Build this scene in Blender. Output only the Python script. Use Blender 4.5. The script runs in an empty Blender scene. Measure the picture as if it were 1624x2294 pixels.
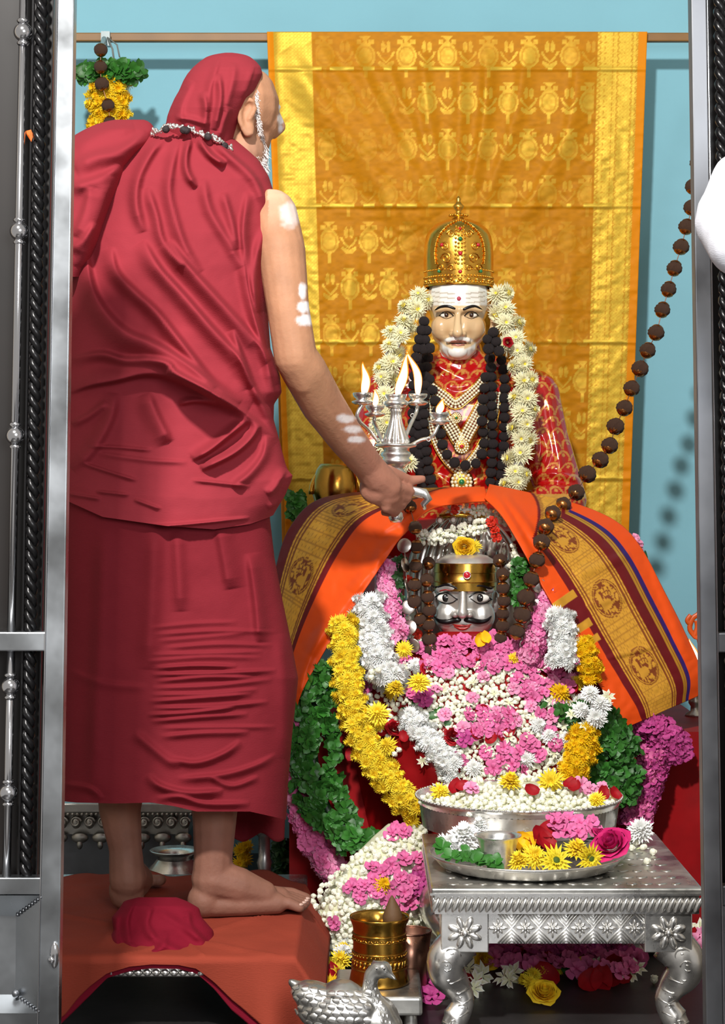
import bpy, math, random
import numpy as np
from mathutils import Vector, Matrix, Euler

# ------------------------------------------------------------------ camera
F = 4400.0            # focal length in pixels of the 1624 x 2294 frame
CZ = 0.935            # eye height above the sanctum floor
HY = 1100.0           # row of the horizon
sc = bpy.context.scene
COL = sc.collection
cam = bpy.data.cameras.new('camera')
cam.sensor_fit = 'HORIZONTAL'; cam.sensor_width = 36.0
cam.lens = F / 1624.0 * 36.0
cam.shift_y = -(1147.0 - HY) / 1624.0
cam.clip_start = 0.05
co = bpy.data.objects.new('camera', cam); COL.objects.link(co)
co.location = (0, 0, CZ); co.rotation_euler = (math.pi / 2, 0, 0)
sc.camera = co

# ------------------------------------------------------------------ light
w = bpy.data.worlds.new('world'); sc.world = w; w.use_nodes = True
w.node_tree.nodes['Background'].inputs[0].default_value = (1.0, 0.955, 0.90, 1)
w.node_tree.nodes['Background'].inputs[1].default_value = 0.33
def area(name, loc, target, size, power, color):
    l = bpy.data.lights.new(name, 'AREA'); l.shape = 'DISK'; l.size = size; l.energy = power; l.color = color
    o = bpy.data.objects.new(name, l); COL.objects.link(o); o.location = loc
    o.rotation_euler = (Vector(target) - Vector(loc)).to_track_quat('-Z', 'Y').to_euler()
    return o
area('hall_ceiling_lamp', (-0.62, 0.6, 3.4), (0.1, 4.4, 0.9), 0.24, 190, (1.0, 0.97, 0.925))
area('soft_fill_light', (0.75, -0.2, 1.7), (0.1, 4.2, 0.6), 1.2, 52, (0.95, 0.97, 1.0))  # added fill for broad metal highlights and the flowers under the table
sc.view_settings.view_transform = 'Standard'
sc.view_settings.look = 'None'
sc.view_settings.gamma = 1.0
sc.view_settings.use_curve_mapping = False
sc.view_settings.exposure = 0.16

# ------------------------------------------------------------------ helpers
rnd = random.Random(11)
rng = np.random.default_rng(5)
PI = math.pi

def P(px, py, D):
    return Vector(((px - 812.0) / F * D, D, CZ - (py - HY) / F * D))
def PA(px, py, D):
    px, py, D = np.broadcast_arrays(np.asarray(px, float), np.asarray(py, float), np.asarray(D, float))
    return np.stack([(px - 812.0) / F * D, D, CZ - (py - HY) / F * D], -1)
def unP(v):
    v = np.asarray(v)
    return 812.0 + v[:, 0] / v[:, 1] * F, HY + (CZ - v[:, 2]) / v[:, 1] * F
def lin(r, g, b):
    f = lambda c: (c / 255.0) / 12.92 if c / 255.0 <= 0.04045 else ((c / 255.0 + 0.055) / 1.055) ** 2.4
    return (f(r), f(g), f(b))

MATS = {}
def mat(name, col, rough=0.6, metal=0.0, bump=0.0, bscale=60.0, var=0.0, vscale=8.0, attr=False, sss=0.0,
        spec=0.5, sheen=0.0, objvar=0.0, weave=0.0, gold=False, emit=None, estr=0.0, coat=0.0, trans=0.0, detail=4.0, rvar=0.0):
    m = bpy.data.materials.new(name); m.use_nodes = True
    nt = m.node_tree; N = nt.nodes; L = nt.links
    b = N['Principled BSDF']
    b.inputs['Roughness'].default_value = rough; b.inputs['Metallic'].default_value = metal
    b.inputs['Specular IOR Level'].default_value = spec
    if coat: b.inputs['Coat Weight'].default_value = coat; b.inputs['Coat Roughness'].default_value = 0.08
    if sheen: b.inputs['Sheen Weight'].default_value = sheen; b.inputs['Sheen Roughness'].default_value = 0.5
    if trans: b.inputs['Transmission Weight'].default_value = trans
    tc = N.new('ShaderNodeTexCoord')
    if attr:
        a = N.new('ShaderNodeAttribute'); a.attribute_name = 'Col'; src = a.outputs['Color']
    else:
        r = N.new('ShaderNodeRGB'); r.outputs[0].default_value = (*col, 1); src = r.outputs[0]
    if var:
        n = N.new('ShaderNodeTexNoise'); n.inputs['Scale'].default_value = vscale; n.inputs['Detail'].default_value = detail
        L.new(tc.outputs['Object'], n.inputs['Vector'])
        mr = N.new('ShaderNodeMapRange'); mr.inputs[1].default_value = 0.3; mr.inputs[2].default_value = 0.7
        mr.inputs[3].default_value = 1 - var; mr.inputs[4].default_value = 1 + var
        L.new(n.outputs[0], mr.inputs[0])
        mx = N.new('ShaderNodeVectorMath'); mx.operation = 'SCALE'
        L.new(src, mx.inputs[0]); L.new(mr.outputs[0], mx.inputs['Scale']); src = mx.outputs[0]
        if rvar:
            m2 = N.new('ShaderNodeMapRange'); m2.inputs[1].default_value = 0.3; m2.inputs[2].default_value = 0.7
            m2.inputs[3].default_value = max(0.03, rough - rvar); m2.inputs[4].default_value = rough + rvar
            L.new(n.outputs[0], m2.inputs[0]); L.new(m2.outputs[0], b.inputs['Roughness'])
    if objvar:
        oi = N.new('ShaderNodeObjectInfo')
        mr = N.new('ShaderNodeMapRange'); mr.inputs[3].default_value = 1 - objvar; mr.inputs[4].default_value = 1 + objvar * 0.6
        L.new(oi.outputs['Random'], mr.inputs[0])
        mx = N.new('ShaderNodeVectorMath'); mx.operation = 'SCALE'
        L.new(src, mx.inputs[0]); L.new(mr.outputs[0], mx.inputs['Scale']); src = mx.outputs[0]
    L.new(src, b.inputs['Base Color'])
    if sss:
        b.inputs['Subsurface Weight'].default_value = sss; b.inputs['Subsurface Radius'].default_value = (0.02, 0.008, 0.005)
        b.inputs['Subsurface Scale'].default_value = 0.3
    if gold:   # alpha of the colour attribute marks woven metal thread
        L.new(a.outputs['Alpha'], b.inputs['Metallic'])
        mr = N.new('ShaderNodeMapRange'); mr.inputs[3].default_value = rough; mr.inputs[4].default_value = 0.33
        L.new(a.outputs['Alpha'], mr.inputs[0]); L.new(mr.outputs[0], b.inputs['Roughness'])
    if bump or weave:
        bp = N.new('ShaderNodeBump'); bp.inputs['Distance'].default_value = 0.002
        if weave:
            wv = N.new('ShaderNodeTexNoise'); wv.inputs['Scale'].default_value = bscale; wv.inputs['Detail'].default_value = 2
            mp = N.new('ShaderNodeMapping'); mp.inputs['Scale'].default_value = (1, 1, 7)
            L.new(tc.outputs['Object'], mp.inputs[0]); L.new(mp.outputs[0], wv.inputs['Vector'])
            bp.inputs['Strength'].default_value = weave
        else:
            wv = N.new('ShaderNodeTexNoise'); wv.inputs['Scale'].default_value = bscale; wv.inputs['Detail'].default_value = detail
            L.new(tc.outputs['Object'], wv.inputs['Vector'])
            bp.inputs['Strength'].default_value = bump
        L.new(wv.outputs[0], bp.inputs['Height']); L.new(bp.outputs[0], b.inputs['Normal'])
    if emit:
        b.inputs['Emission Color'].default_value = (*emit, 1); b.inputs['Emission Strength'].default_value = estr
    MATS[name] = m
    return m

def setcol(me, cols):
    cols = np.asarray(cols, float)
    if cols.ndim == 1: cols = np.tile(cols, (len(me.vertices), 1))
    if cols.shape[1] == 3: cols = np.concatenate([cols, np.zeros((len(cols), 1))], 1)
    a = me.color_attributes.new('Col', 'FLOAT_COLOR', 'POINT')
    a.data.foreach_set('color', cols.astype(np.float32).ravel())

class MB:
    """collects vertices, faces and vertex colours of one mesh"""
    def __init__(s): s.v = []; s.f = []; s.c = []; s.n = 0
    def add(s, v, f, c=None):
        v = np.asarray(v, float).reshape(-1, 3)
        s.v.append(v); o = s.n
        s.f.extend([tuple(int(i) + o for i in q) for q in f]); s.n += len(v)
        c = np.array((1, 1, 1) if c is None else c, float)
        s.c.append(np.tile(c, (len(v), 1)) if c.ndim == 1 else c)
        return s
    def box(s, cx, cy, cz, sx, sy, sz, c=None, rot=None):
        v = np.array([(x, y, z) for x in (-.5, .5) for y in (-.5, .5) for z in (-.5, .5)]) * (sx, sy, sz)
        if rot is not None: v = v @ np.array(rot.to_3x3() if hasattr(rot, 'to_3x3') else rot).T
        v = v + (cx, cy, cz)
        return s.add(v, [(0, 1, 3, 2), (4, 6, 7, 5), (0, 4, 5, 1), (2, 3, 7, 6), (0, 2, 6, 4), (1, 5, 7, 3)], c)
    def ell(s, c, r, rot=None, nu=14, nv=9, col=None):
        v = [(0, 0, 1)]
        for j in range(1, nv):
            a = PI * j / nv
            for i in range(nu):
                b = 2 * PI * i / nu
                v.append((math.sin(a) * math.cos(b), math.sin(a) * math.sin(b), math.cos(a)))
        v.append((0, 0, -1))
        f = []
        for i in range(nu):
            f.append((0, 1 + i, 1 + (i + 1) % nu))
            for j in range(nv - 2):
                p = 1 + j * nu
                f.append((p + i, p + nu + i, p + nu + (i + 1) % nu, p + (i + 1) % nu))
            p = 1 + (nv - 2) * nu
            f.append((p + i, len(v) - 1, p + (i + 1) % nu))
        r = (r, r, r) if np.isscalar(r) else r
        v = np.array(v) * r
        if rot is not None: v = v @ np.array(rot).T
        return s.add(v + np.array(c), f, col)
    def tube(s, pts, rad, seg=8, col=None, cap=True, flat=1.0, up=None):
        pts = [Vector(p) for p in pts]; n = len(pts)
        rad = [rad] * n if np.isscalar(rad) else list(rad)
        V = []; prev = None
        for i in range(n):
            t = (pts[min(i + 1, n - 1)] - pts[max(i - 1, 0)])
            t = t.normalized() if t.length > 1e-9 else Vector((0, 0, 1))
            if prev is None:
                u = Vector(up) if up is not None else (Vector((0, 1, 0)) if abs(t.y) < 0.9 else Vector((1, 0, 0)))
            else: u = prev
            u = (u - t * u.dot(t)).normalized(); prev = u; b = t.cross(u)
            for k in range(seg):
                a = 2 * PI * k / seg
                V.append(pts[i] + (u * math.cos(a) * flat + b * math.sin(a)) * rad[i])
        f = []
        for i in range(n - 1):
            for k in range(seg):
                f.append((i * seg + k, i * seg + (k + 1) % seg, (i + 1) * seg + (k + 1) % seg, (i + 1) * seg + k))
        if cap:
            f.append(tuple(range(seg))[::-1]); f.append(tuple((n - 1) * seg + k for k in range(seg)))
        return s.add([tuple(x) for x in V], f, col)
    def chain(s, pts, rad, seg=12):
        """tapered limb: spheres at the joints, cones between them"""
        rad = [rad] * len(pts) if np.isscalar(rad) else rad
        for p, r in zip(pts, rad): s.ell(tuple(p), r, nu=seg, nv=8)
        for i in range(len(pts) - 1): s.tube([pts[i], pts[i + 1]], [rad[i], rad[i + 1]], seg)
        return s
    def lathe(s, prof, seg=32, c=(0, 0, 0), col=None, flute=0.0, nfl=0, M=None, cap=False):
        V = []; f = []; n = len(prof)
        for (r, z) in prof:
            for k in range(seg):
                a = 2 * PI * k / seg
                rr = r * (1 + (flute * math.cos(nfl * a) if nfl else 0))
                V.append((rr * math.cos(a), rr * math.sin(a), z))
        for i in range(n - 1):
            for k in range(seg):
                f.append((i * seg + k, i * seg + (k + 1) % seg, (i + 1) * seg + (k + 1) % seg, (i + 1) * seg + k))
        if cap:
            f.append(tuple(range(seg))[::-1]); f.append(tuple((n - 1) * seg + k for k in range(seg)))
        V = np.array(V)
        if M is not None: V = V @ np.array(M.to_3x3()).T
        return s.add(V + np.array(c), f, col)
    def grid(s, G, col=None, flip=False):
        h, wd = G.shape[:2]
        f = []
        for i in range(h - 1):
            for j in range(wd - 1):
                q = (i * wd + j, i * wd + j + 1, (i + 1) * wd + j + 1, (i + 1) * wd + j)
                f.append(q[::-1] if flip else q)
        return s.add(G.reshape(-1, 3), f, None if col is None else np.asarray(col).reshape(h * wd, -1))
    def mesh(s, name, m=None, smooth=True, colored=False, autosmooth=None):
        me = bpy.data.meshes.new(name)
        V = np.concatenate(s.v) if s.v else np.zeros((0, 3))
        me.from_pydata(V.tolist(), [], s.f)
        if m is not None: me.materials.append(MATS[m] if isinstance(m, str) else m)
        if smooth: me.polygons.foreach_set('use_smooth', [True] * len(me.polygons))
        if autosmooth is not None and smooth: me.set_sharp_from_angle(angle=math.radians(autosmooth))
        if colored:
            wd = max(c.shape[1] for c in s.c)
            C = np.concatenate([c if c.shape[1] == wd else np.concatenate([c, np.zeros((len(c), 1))], 1) for c in s.c])
            setcol(me, C)
        me.update()
        return me

def reg(o, label=None, cat=None, group=None, kind=None):
    if label: o['label'] = label
    if cat: o['category'] = cat
    if group: o['group'] = group
    if kind: o['kind'] = kind
    return o
def thing(name, loc, label, cat, group=None, kind=None):
    o = bpy.data.objects.new(name, None); COL.objects.link(o); o.location = loc; o.empty_display_size = 0.05
    return reg(o, label, cat, group, kind)
def wm(o):
    return (wm(o.parent) @ o.matrix_parent_inverse @ o.matrix_basis) if o.parent else o.matrix_basis.copy()
def put(name, me, parent=None, loc=None, rot=None, scale=None, label=None):
    """link a mesh whose vertices are in world space (or local with loc given)"""
    o = bpy.data.objects.new(name, me); COL.objects.link(o)
    if loc is None and parent is None and len(me.vertices):
        a = np.empty(len(me.vertices) * 3); me.vertices.foreach_get('co', a); a = a.reshape(-1, 3)
        c = Vector(((a[:, 0].min() + a[:, 0].max()) / 2, (a[:, 1].min() + a[:, 1].max()) / 2, a[:, 2].min()))
        me.transform(Matrix.Translation(-c)); o.location = c
    if loc is not None: o.location = loc
    if rot is not None: o.rotation_euler = rot
    if scale is not None: o.scale = (scale,) * 3 if np.isscalar(scale) else scale
    if parent is not None:
        o.parent = parent; o.matrix_parent_inverse = wm(parent).inverted()
    if label: o['label'] = label
    return o
def organic(mb, voxel, smooth=6, factor=0.5):
    """fuse the collected closed shapes into one continuous surface"""
    me = mb.mesh('tmp'); o = bpy.data.objects.new('tmp', me); COL.objects.link(o)
    r = o.modifiers.new('r', 'REMESH'); r.mode = 'VOXEL'; r.voxel_size = voxel; r.use_smooth_shade = True
    s = o.modifiers.new('s', 'SMOOTH'); s.iterations = smooth; s.factor = factor
    dg = bpy.context.evaluated_depsgraph_get(); dg.update()
    out = bpy.data.meshes.new_from_object(o.evaluated_get(dg))
    bpy.data.objects.remove(o); bpy.data.meshes.remove(me)
    return out
def getv(me):
    a = np.empty(len(me.vertices) * 3); me.vertices.foreach_get('co', a); return a.reshape(-1, 3)
def seg_dist(px, py, pts):
    """signed distance and position along a polyline"""
    best = np.full(px.shape, 1e9); side = np.zeros(px.shape); along = np.zeros(px.shape)
    pts = np.asarray(pts, float); L = np.r_[0, np.cumsum(np.hypot(*np.diff(pts, axis=0).T))]; T = L[-1]
    for i in range(len(pts) - 1):
        ax, ay = pts[i]; bx, by = pts[i + 1]; dx, dy = bx - ax, by - ay; l2 = dx * dx + dy * dy + 1e-9
        t = ((px - ax) * dx + (py - ay) * dy) / l2; tcl = np.clip(t, 0, 1)
        qx, qy = ax + tcl * dx, ay + tcl * dy; d = np.hypot(px - qx, py - qy)
        m = d < best; best = np.where(m, d, best)
        side = np.where(m, np.sign((px - ax) * dy - (py - ay) * dx), side)
        along = np.where(m, (L[i] + tcl * (L[i + 1] - L[i])) / T, along)
    return best, side, along
def smooth_line(pts, n):
    """Catmull-Rom resampling of a polyline (any dimension)"""
    p = np.asarray(pts, float); p = np.vstack([2 * p[0] - p[1], p, 2 * p[-1] - p[-2]]); m = len(p) - 3
    out = []
    for k in range(n):
        t = k / (n - 1) * m; i = min(int(t), m - 1); t -= i
        a, b, c, d = p[i:i + 4]
        out.append(0.5 * (2 * b + (c - a) * t + (2 * a - 5 * b + 4 * c - d) * t * t + (3 * b - a - 3 * c + d) * t ** 3))
    return np.array(out)
def folds_disp(px, py, folds):
    out = np.zeros(px.shape)
    for pts, amp, wa, wb in folds:
        p2 = smooth_line(pts, max(6, 4 * len(pts))) if len(pts) > 2 else pts
        d, s, a = seg_dist(px, py, p2)
        wd = np.where(s > 0, wa, wb)
        taper = np.clip(np.minimum(a, 1 - a) * 6, 0.0, 1) ** 0.7
        out += amp * np.exp(-(d / wd) ** 2) * taper
    return out
def vnoise(x, y, seed=0):
    """smooth 2-D value noise"""
    x = np.asarray(x, float); y = np.asarray(y, float)
    xi, yi = np.floor(x).astype(int), np.floor(y).astype(int); fx, fy = x - xi, y - yi
    def h(a, b):
        k = (a * 374761393 + b * 668265263 + seed * 69069) & 0xffffffff
        k = ((k ^ (k >> 13)) * 1274126177) & 0xffffffff
        return ((k ^ (k >> 16)) & 0xffff) / 65535.0
    sx, sy = fx * fx * (3 - 2 * fx), fy * fy * (3 - 2 * fy)
    return (h(xi, yi) * (1 - sx) + h(xi + 1, yi) * sx) * (1 - sy) + (h(xi, yi + 1) * (1 - sx) + h(xi + 1, yi + 1) * sx) * sy
def loft(rows, Dc, hd, folds, ns=150, nr=190, hem=None, ex=2.4, top=True, noise=0.002, gain=1.0, wsc=1.0):
    rows = np.asarray(rows, float); y = np.linspace(rows[0, 0], rows[-1, 0], nr)
    sm = lambda a: np.interp(y, rows[:, 0], a)
    xl, xr = sm(rows[:, 1]), sm(rows[:, 2])
    k = np.array([1, 2, 3, 2, 1.]) / 9
    def blur(a):
        b = np.convolve(np.pad(a, 2, 'edge'), k, 'valid'); b[0] = a[0]; return b
    xl, xr = blur(xl), blur(xr)
    dc = np.interp(y, *np.asarray(Dc, float).T); h = np.interp(y, *np.asarray(hd, float).T)
    nf = int(ns * .76); t = np.r_[np.linspace(0, PI, nf, endpoint=False), np.linspace(PI, 2 * PI, ns - nf, endpoint=False)]   # finer on the seen half
    c, s = np.cos(t), np.sin(t); e = 2.0 / ex
    cx = np.sign(c) * abs(c) ** e; sy = np.sign(s) * abs(s) ** e
    px = (xl + xr)[:, None] / 2 + (xr - xl)[:, None] / 2 * cx[None]
    py = np.repeat(y[:, None], ns, 1)
    if hem is not None:
        h0, y1, pts = hem; hy = np.interp(px, *np.asarray(pts, float).T)
        py = np.where(py > h0, h0 + (py - h0) * (hy - h0) / (y1 - h0), py)
    D = dc[:, None] - h[:, None] * sy[None]
    wgt = np.clip(sy, 0, 1)[None] ** 0.5
    d = folds_disp(px, py, [(a, b, c * wsc, e * wsc) for a, b, c, e in folds]) * gain + noise * (vnoise(px / 45, py / 45, 3) - 0.5) * 2 + noise * .5 * (vnoise(px / 17, py / 17, 4) - 0.5)
    D = D - d * wgt
    G = PA(px, py, D)
    m = MB(); f = []
    for i in range(nr - 1):
        for j in range(ns):
            f.append((i * ns + j, (i + 1) * ns + j, (i + 1) * ns + (j + 1) % ns, i * ns + (j + 1) % ns))
    if top: f.append(tuple(range(ns)))
    m.add(G.reshape(-1, 3), f)
    return m
# ------------------------------------------------------------------ materials
mat('wall_paint', lin(124, 178, 194), 0.75, var=0.05, vscale=3, bump=0.15, bscale=90)
mat('side_paint', lin(196, 186, 168), 0.75, var=0.05, vscale=3, bump=0.15, bscale=90)  # beige chosen for the unseen walls, keeps blue reflections off the gold
mat('ceiling_paint', lin(215, 215, 208), 0.8, var=0.04)
mat('black_stone', lin(40, 38, 38), 0.42, var=0.3, vscale=14, bump=0.2, bscale=40)
mat('steel', lin(176, 180, 184), 0.34, 1.0, var=0.2, vscale=9, bump=0.05, bscale=30, rvar=0.12)
mat('dull_steel', lin(122, 124, 128), 0.45, 1.0, var=0.22, vscale=9, bump=0.08, bscale=30, rvar=0.1)
mat('bright_steel', lin(225, 225, 228), 0.14, 1.0)
mat('black_iron', lin(26, 25, 26), 0.3, 0.4, bump=0.1, bscale=60)
mat('dark_wood', lin(24, 19, 17), 0.45, var=0.3, vscale=6)
mat('brown_rod', lin(126, 88, 36), 0.5, 0.0, var=0.15, vscale=10)
mat('silver', lin(234, 232, 228), 0.27, 0.95, var=0.10, vscale=25, bump=0.10, bscale=120, rvar=0.08)
mat('dark_silver', lin(190, 188, 182), 0.34, 0.9, var=0.25, vscale=22, bump=0.15, bscale=90, rvar=0.1)
mat('mask_silver', lin(214, 210, 204), 0.34, 0.72, var=0.12, vscale=30, rvar=0.06)
mat('gold', lin(230, 176, 72), 0.26, 1.0, var=0.08, vscale=30, bump=0.1, bscale=140, rvar=0.08)
mat('brass', lin(186, 142, 62), 0.24, 1.0, var=0.15, vscale=20, bump=0.06, bscale=80, rvar=0.08)
mat('copper', lin(150, 110, 92), 0.35, 1.0, var=0.2, vscale=20, rvar=0.1)
mat('robe', lin(150, 49, 59), 0.85, var=0.08, vscale=5, weave=0.25, bscale=160, spec=0.15)
mat('skirt', lin(124, 33, 43), 0.85, var=0.08, vscale=5, weave=0.3, bscale=160, spec=0.15)
mat('maroon_cloth', lin(120, 18, 38), 0.85, var=0.08, vscale=8, weave=0.3, bscale=160, spec=0.12)
mat('ochre_cloth', lin(144, 60, 44), 0.85, var=0.10, vscale=6, weave=0.35, bscale=140, spec=0.12)
mat('white_cloth', lin(206, 206, 214), 0.8, var=0.03, weave=0.2, bscale=150)
mat('velvet', lin(136, 4, 10), 0.6, var=0.3, vscale=9, bump=0.2, bscale=40, spec=0.2)
mat('skin', (1, 1, 1), 0.6, attr=True, bump=0.3, bscale=140, sss=0.10, var=0.10, vscale=26, spec=0.3)
mat('saree', (1, 1, 1), 0.6, attr=True, gold=True, spec=0.15, weave=0.15, bscale=200)
mat('shawl', (1, 1, 1), 0.5, attr=True, gold=True, spec=0.25, weave=0.15, bscale=220)
mat('petal', (1, 1, 1), 0.6, attr=True, objvar=0.10, spec=0.25, sss=0.15)
mat('leaf', (1, 1, 1), 0.45, attr=True, objvar=0.3, spec=0.4)
mat('rudraksha', lin(92, 62, 45), 0.75, bump=1.0, bscale=220, var=0.3, vscale=120)
mat('black_rudraksha', lin(46, 36, 38), 0.75, bump=1.0, bscale=260, var=0.3, vscale=120)
mat('painted', (1, 1, 1), 0.16, attr=True, gold=True, coat=0.5)
mat('marble', (1, 1, 1), 0.2, attr=True, coat=0.6, sss=0.08)
mat('hair', (1, 1, 1), 0.6, attr=True)
mat('pearl', lin(245, 238, 205), 0.18, 0.25, coat=0.5)
mat('ruby', lin(190, 20, 40), 0.12, coat=0.8)
mat('emerald', lin(20, 110, 60), 0.12, coat=0.8)
mat('black_paint', lin(18, 14, 16), 0.3)
mat('red_paint', lin(165, 35, 32), 0.3)
mat('pink_paint', lin(178, 118, 104), 0.3)
mat('white_paint', lin(236, 232, 224), 0.25)
mat('dark_brown', lin(52, 28, 18), 0.15, coat=0.6)
mat('coin', lin(205, 196, 190), 0.3, 1.0)
mat('plastic', lin(150, 175, 180), 0.25, trans=0.4)
mat('dark_thread', lin(52, 40, 36), 0.8)
mat('orange_ornament', lin(206, 84, 20), 0.4)
mat('cork', lin(92, 64, 36), 0.7, bump=0.4, bscale=80)

# ------------------------------------------------------------------ setting
WALL = 5.07
def plane_box(name, x0, x1, y0, y1, z0, z1, m):
    b = MB().box((x0 + x1) / 2, (y0 + y1) / 2, (z0 + z1) / 2, x1 - x0, y1 - y0, z1 - z0)
    return reg(put(name, b.mesh(name, m, smooth=False)), kind='structure')
reg(plane_box('floor', -1.35, 1.35, 1.2, WALL, -0.12, 0.0, 'black_stone'), 'dark stone floor of the shrine', None)
reg(plane_box('wall_back', -1.35, 1.35, WALL, WALL + 0.1, -0.12, 2.75, 'wall_paint'), 'sky blue painted back wall')
reg(plane_box('wall_left', -1.45, -1.35, 2.95, WALL + 0.1, -0.12, 2.75, 'side_paint'), 'unseen side wall in beige paint')
reg(plane_box('wall_right', 1.35, 1.45, 2.95, WALL + 0.1, -0.12, 2.75, 'side_paint'), 'unseen side wall in beige paint')
reg(plane_box('ceiling', -1.45, 1.45, 4.3, WALL + 0.1, 2.75, 2.85, 'ceiling_paint'), 'pale ceiling of the shrine')

# ------------------------------------------------------------------ gates
GD = 2.9
def lean_bar(mb, xt0, xt1, xb0, xb1, y0, y1, depth, D=GD, c=None):
    """bar between image rows y0,y1 whose edges run from the top x's to the bottom x's"""
    T = lambda a, b, y: a + (b - a) * y / 2294.0
    q = []
    for (y) in (y0, y1):
        for (a, b) in ((xt0, xb0), (xt1, xb1)):
            q.append(P(T(a, b, y), y, D))
    v = [tuple(p) for p in q] + [(p.x, p.y + depth, p.z) for p in q]
    mb.add(v, [(0, 1, 3, 2), (4, 6, 7, 5), (0, 4, 5, 1), (2, 3, 7, 6), (0, 2, 6, 4), (1, 5, 7, 3)], c)
def rope(mb, xt, xb, y0, y1, r, D):
    """twisted bar: two strands wound round each other"""
    n = 260; T = lambda y: xt + (xb - xt) * y / 2294.0
    for ph in (0, PI):
        pts = []
        for i in range(n):
            y = y0 + (y1 - y0) * i / (n - 1); c = P(T(y), y, D); a = i / (n - 1) * 2 * PI * 26 * (y1 - y0) / 1400 + ph
            pts.append((c.x + r * .5 * math.cos(a), c.y + r * .5 * math.sin(a), c.z))
        mb.tube(pts, r * .62, 6)
YB = HY + CZ * F / GD     # image row where the gate meets the floor
def bevel_obj(o, wd=0.002, seg=2):
    b = o.modifiers.new('bevel', 'BEVEL'); b.width = wd; b.segments = seg; b.limit_method = 'ANGLE'
    return o
g = thing('metal_gate', P(60, YB, GD), 'steel gate leaf with bright ball rod and black twisted bar beside robed man', 'gate')
m = MB(); lean_bar(m, 128, 166, 84, 131, -160, YB, 0.03); bevel_obj(put('frame_post', m.mesh('frame_post', 'steel', smooth=False), g))
m = MB(); lean_bar(m, 128, 129.5, 84, 86, -160, YB, -0.003, GD - .0005); put('weld_edge', m.mesh('weld_edge', 'bright_steel', smooth=False), g)
m = MB(); lean_bar(m, -190, 130, -230, 96, 1416, 1459, 0.026, GD + .002); bevel_obj(put('cross_bar', m.mesh('cross_bar', 'steel', smooth=False), g))
m = MB(); lean_bar(m, -190, 116, -230, 96, 1966, 2006, 0.026, GD + .002); bevel_obj(put('cross_bar', m.mesh('cross_bar', 'steel', smooth=False), g))
m = MB(); lean_bar(m, 72, 76, 34, 38, -160, 1970, 0.01, GD + .02); put('channel_edge', m.mesh('channel_edge', 'black_iron', smooth=False), g)
m = MB(); rope(m, 93, 52, -160, 1968, 0.0095, GD + .02); put('twisted_bar', m.mesh('twisted_bar', 'black_iron'), g)
m = MB(); lean_bar(m, 118, 121, 74, 77, -160, 1970, 0.01, GD + .02); put('channel_edge', m.mesh('channel_edge', 'black_iron', smooth=False), g)
for k, (a, b) in enumerate(((-160, 1416), (1459, 1968))):
    m = MB(); T = lambda y: 53 - 45 * y / 2294.0
    m.tube([P(T(a), a, GD + .012), P(T(b), b, GD + .012)], 0.0065, 14); put('rod', m.mesh('rod', 'bright_steel'), g)
for yb in (72, 518, 976, 1537, 1776):
    m = MB(); m.ell(P(53 - 45 * yb / 2294.0, yb, GD + .012), 0.0142, nu=20, nv=14)
    m.lathe([(0.0078, -.019), (0.0095, -.0165), (0.0078, -.014)], 14, P(53 - 45 * yb / 2294.0, yb, GD + .012)); m.lathe([(0.0078, .014), (0.0095, .0165), (0.0078, .019)], 14, P(53 - 45 * yb / 2294.0, yb, GD + .012))
    put('ball', m.mesh('ball', 'bright_steel'), g)
m = MB(); lean_bar(m, -200, 132, -240, 92, -160, YB, 0.012, GD + .05); put('backing_board', m.mesh('backing_board', 'dark_wood', smooth=False), g)
# lower sheet panel with a mitred sloping frame
m = MB()
o4 = [P(-150, 2006, GD), P(97, 2006, GD), P(92, 2270, GD), P(-150, 2270, GD)]
i4 = [P(-90, 2052, GD + .03), P(36, 2052, GD + .03), P(34, 2228, GD + .03), P(-90, 2228, GD + .03)]
m.add([tuple(p) for p in o4 + i4], [(0, 1, 5, 4), (1, 2, 6, 5), (2, 3, 7, 6), (3, 0, 4, 7), (4, 5, 6, 7)])
put('lower_panel', m.mesh('lower_panel', 'steel', smooth=False), g)
m = MB()
for k in range(9):
    for (a, b) in (((36, 2052), (95, 2008)), ((34, 2228), (90, 2268))):
        t = (k + .5) / 9; m.ell(P(a[0] + (b[0] - a[0]) * t, a[1] + (b[1] - a[1]) * t, GD + .028 * (1 - t)), 0.0026, nu=8, nv=5)
m.ell(P(35, 2226, GD + .02), 0.006, nu=10, nv=7)
put('weld_beads', m.mesh('weld_beads', 'dull_steel'), g)['kind'] = 'stuff'
m = MB(); lean_bar(m, -150, 97, -150, 92, 2270, YB, 0.02, GD + .002); put('kick_plate', m.mesh('kick_plate', 'steel', smooth=False), g)
m = MB(); m.ell(P(122, 2140, GD - .002), (0.007, 0.006, 0.02), nu=12, nv=8); m.ell(P(116, 2150, GD - .004), (0.006, 0.006, 0.006)); put('latch', m.mesh('latch', 'bright_steel'), g)
m = MB(); c = P(64, 300, GD + .018)
m.add([tuple(c + Vector(q)) for q in ((-.006, 0, .004), (.004, -.002, .006), (.007, 0, -.002), (.004, 0, -.012), (.001, -.002, -.003))], [(0, 1, 4), (1, 2, 4), (2, 3, 4), (3, 0, 4)])
reg(put('orange_petal', m.mesh('orange_petal', mat('orange_petal', lin(210, 95, 20), .6), smooth=False)), 'orange petal caught between rod and black twisted bar of gate', 'petal')

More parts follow.
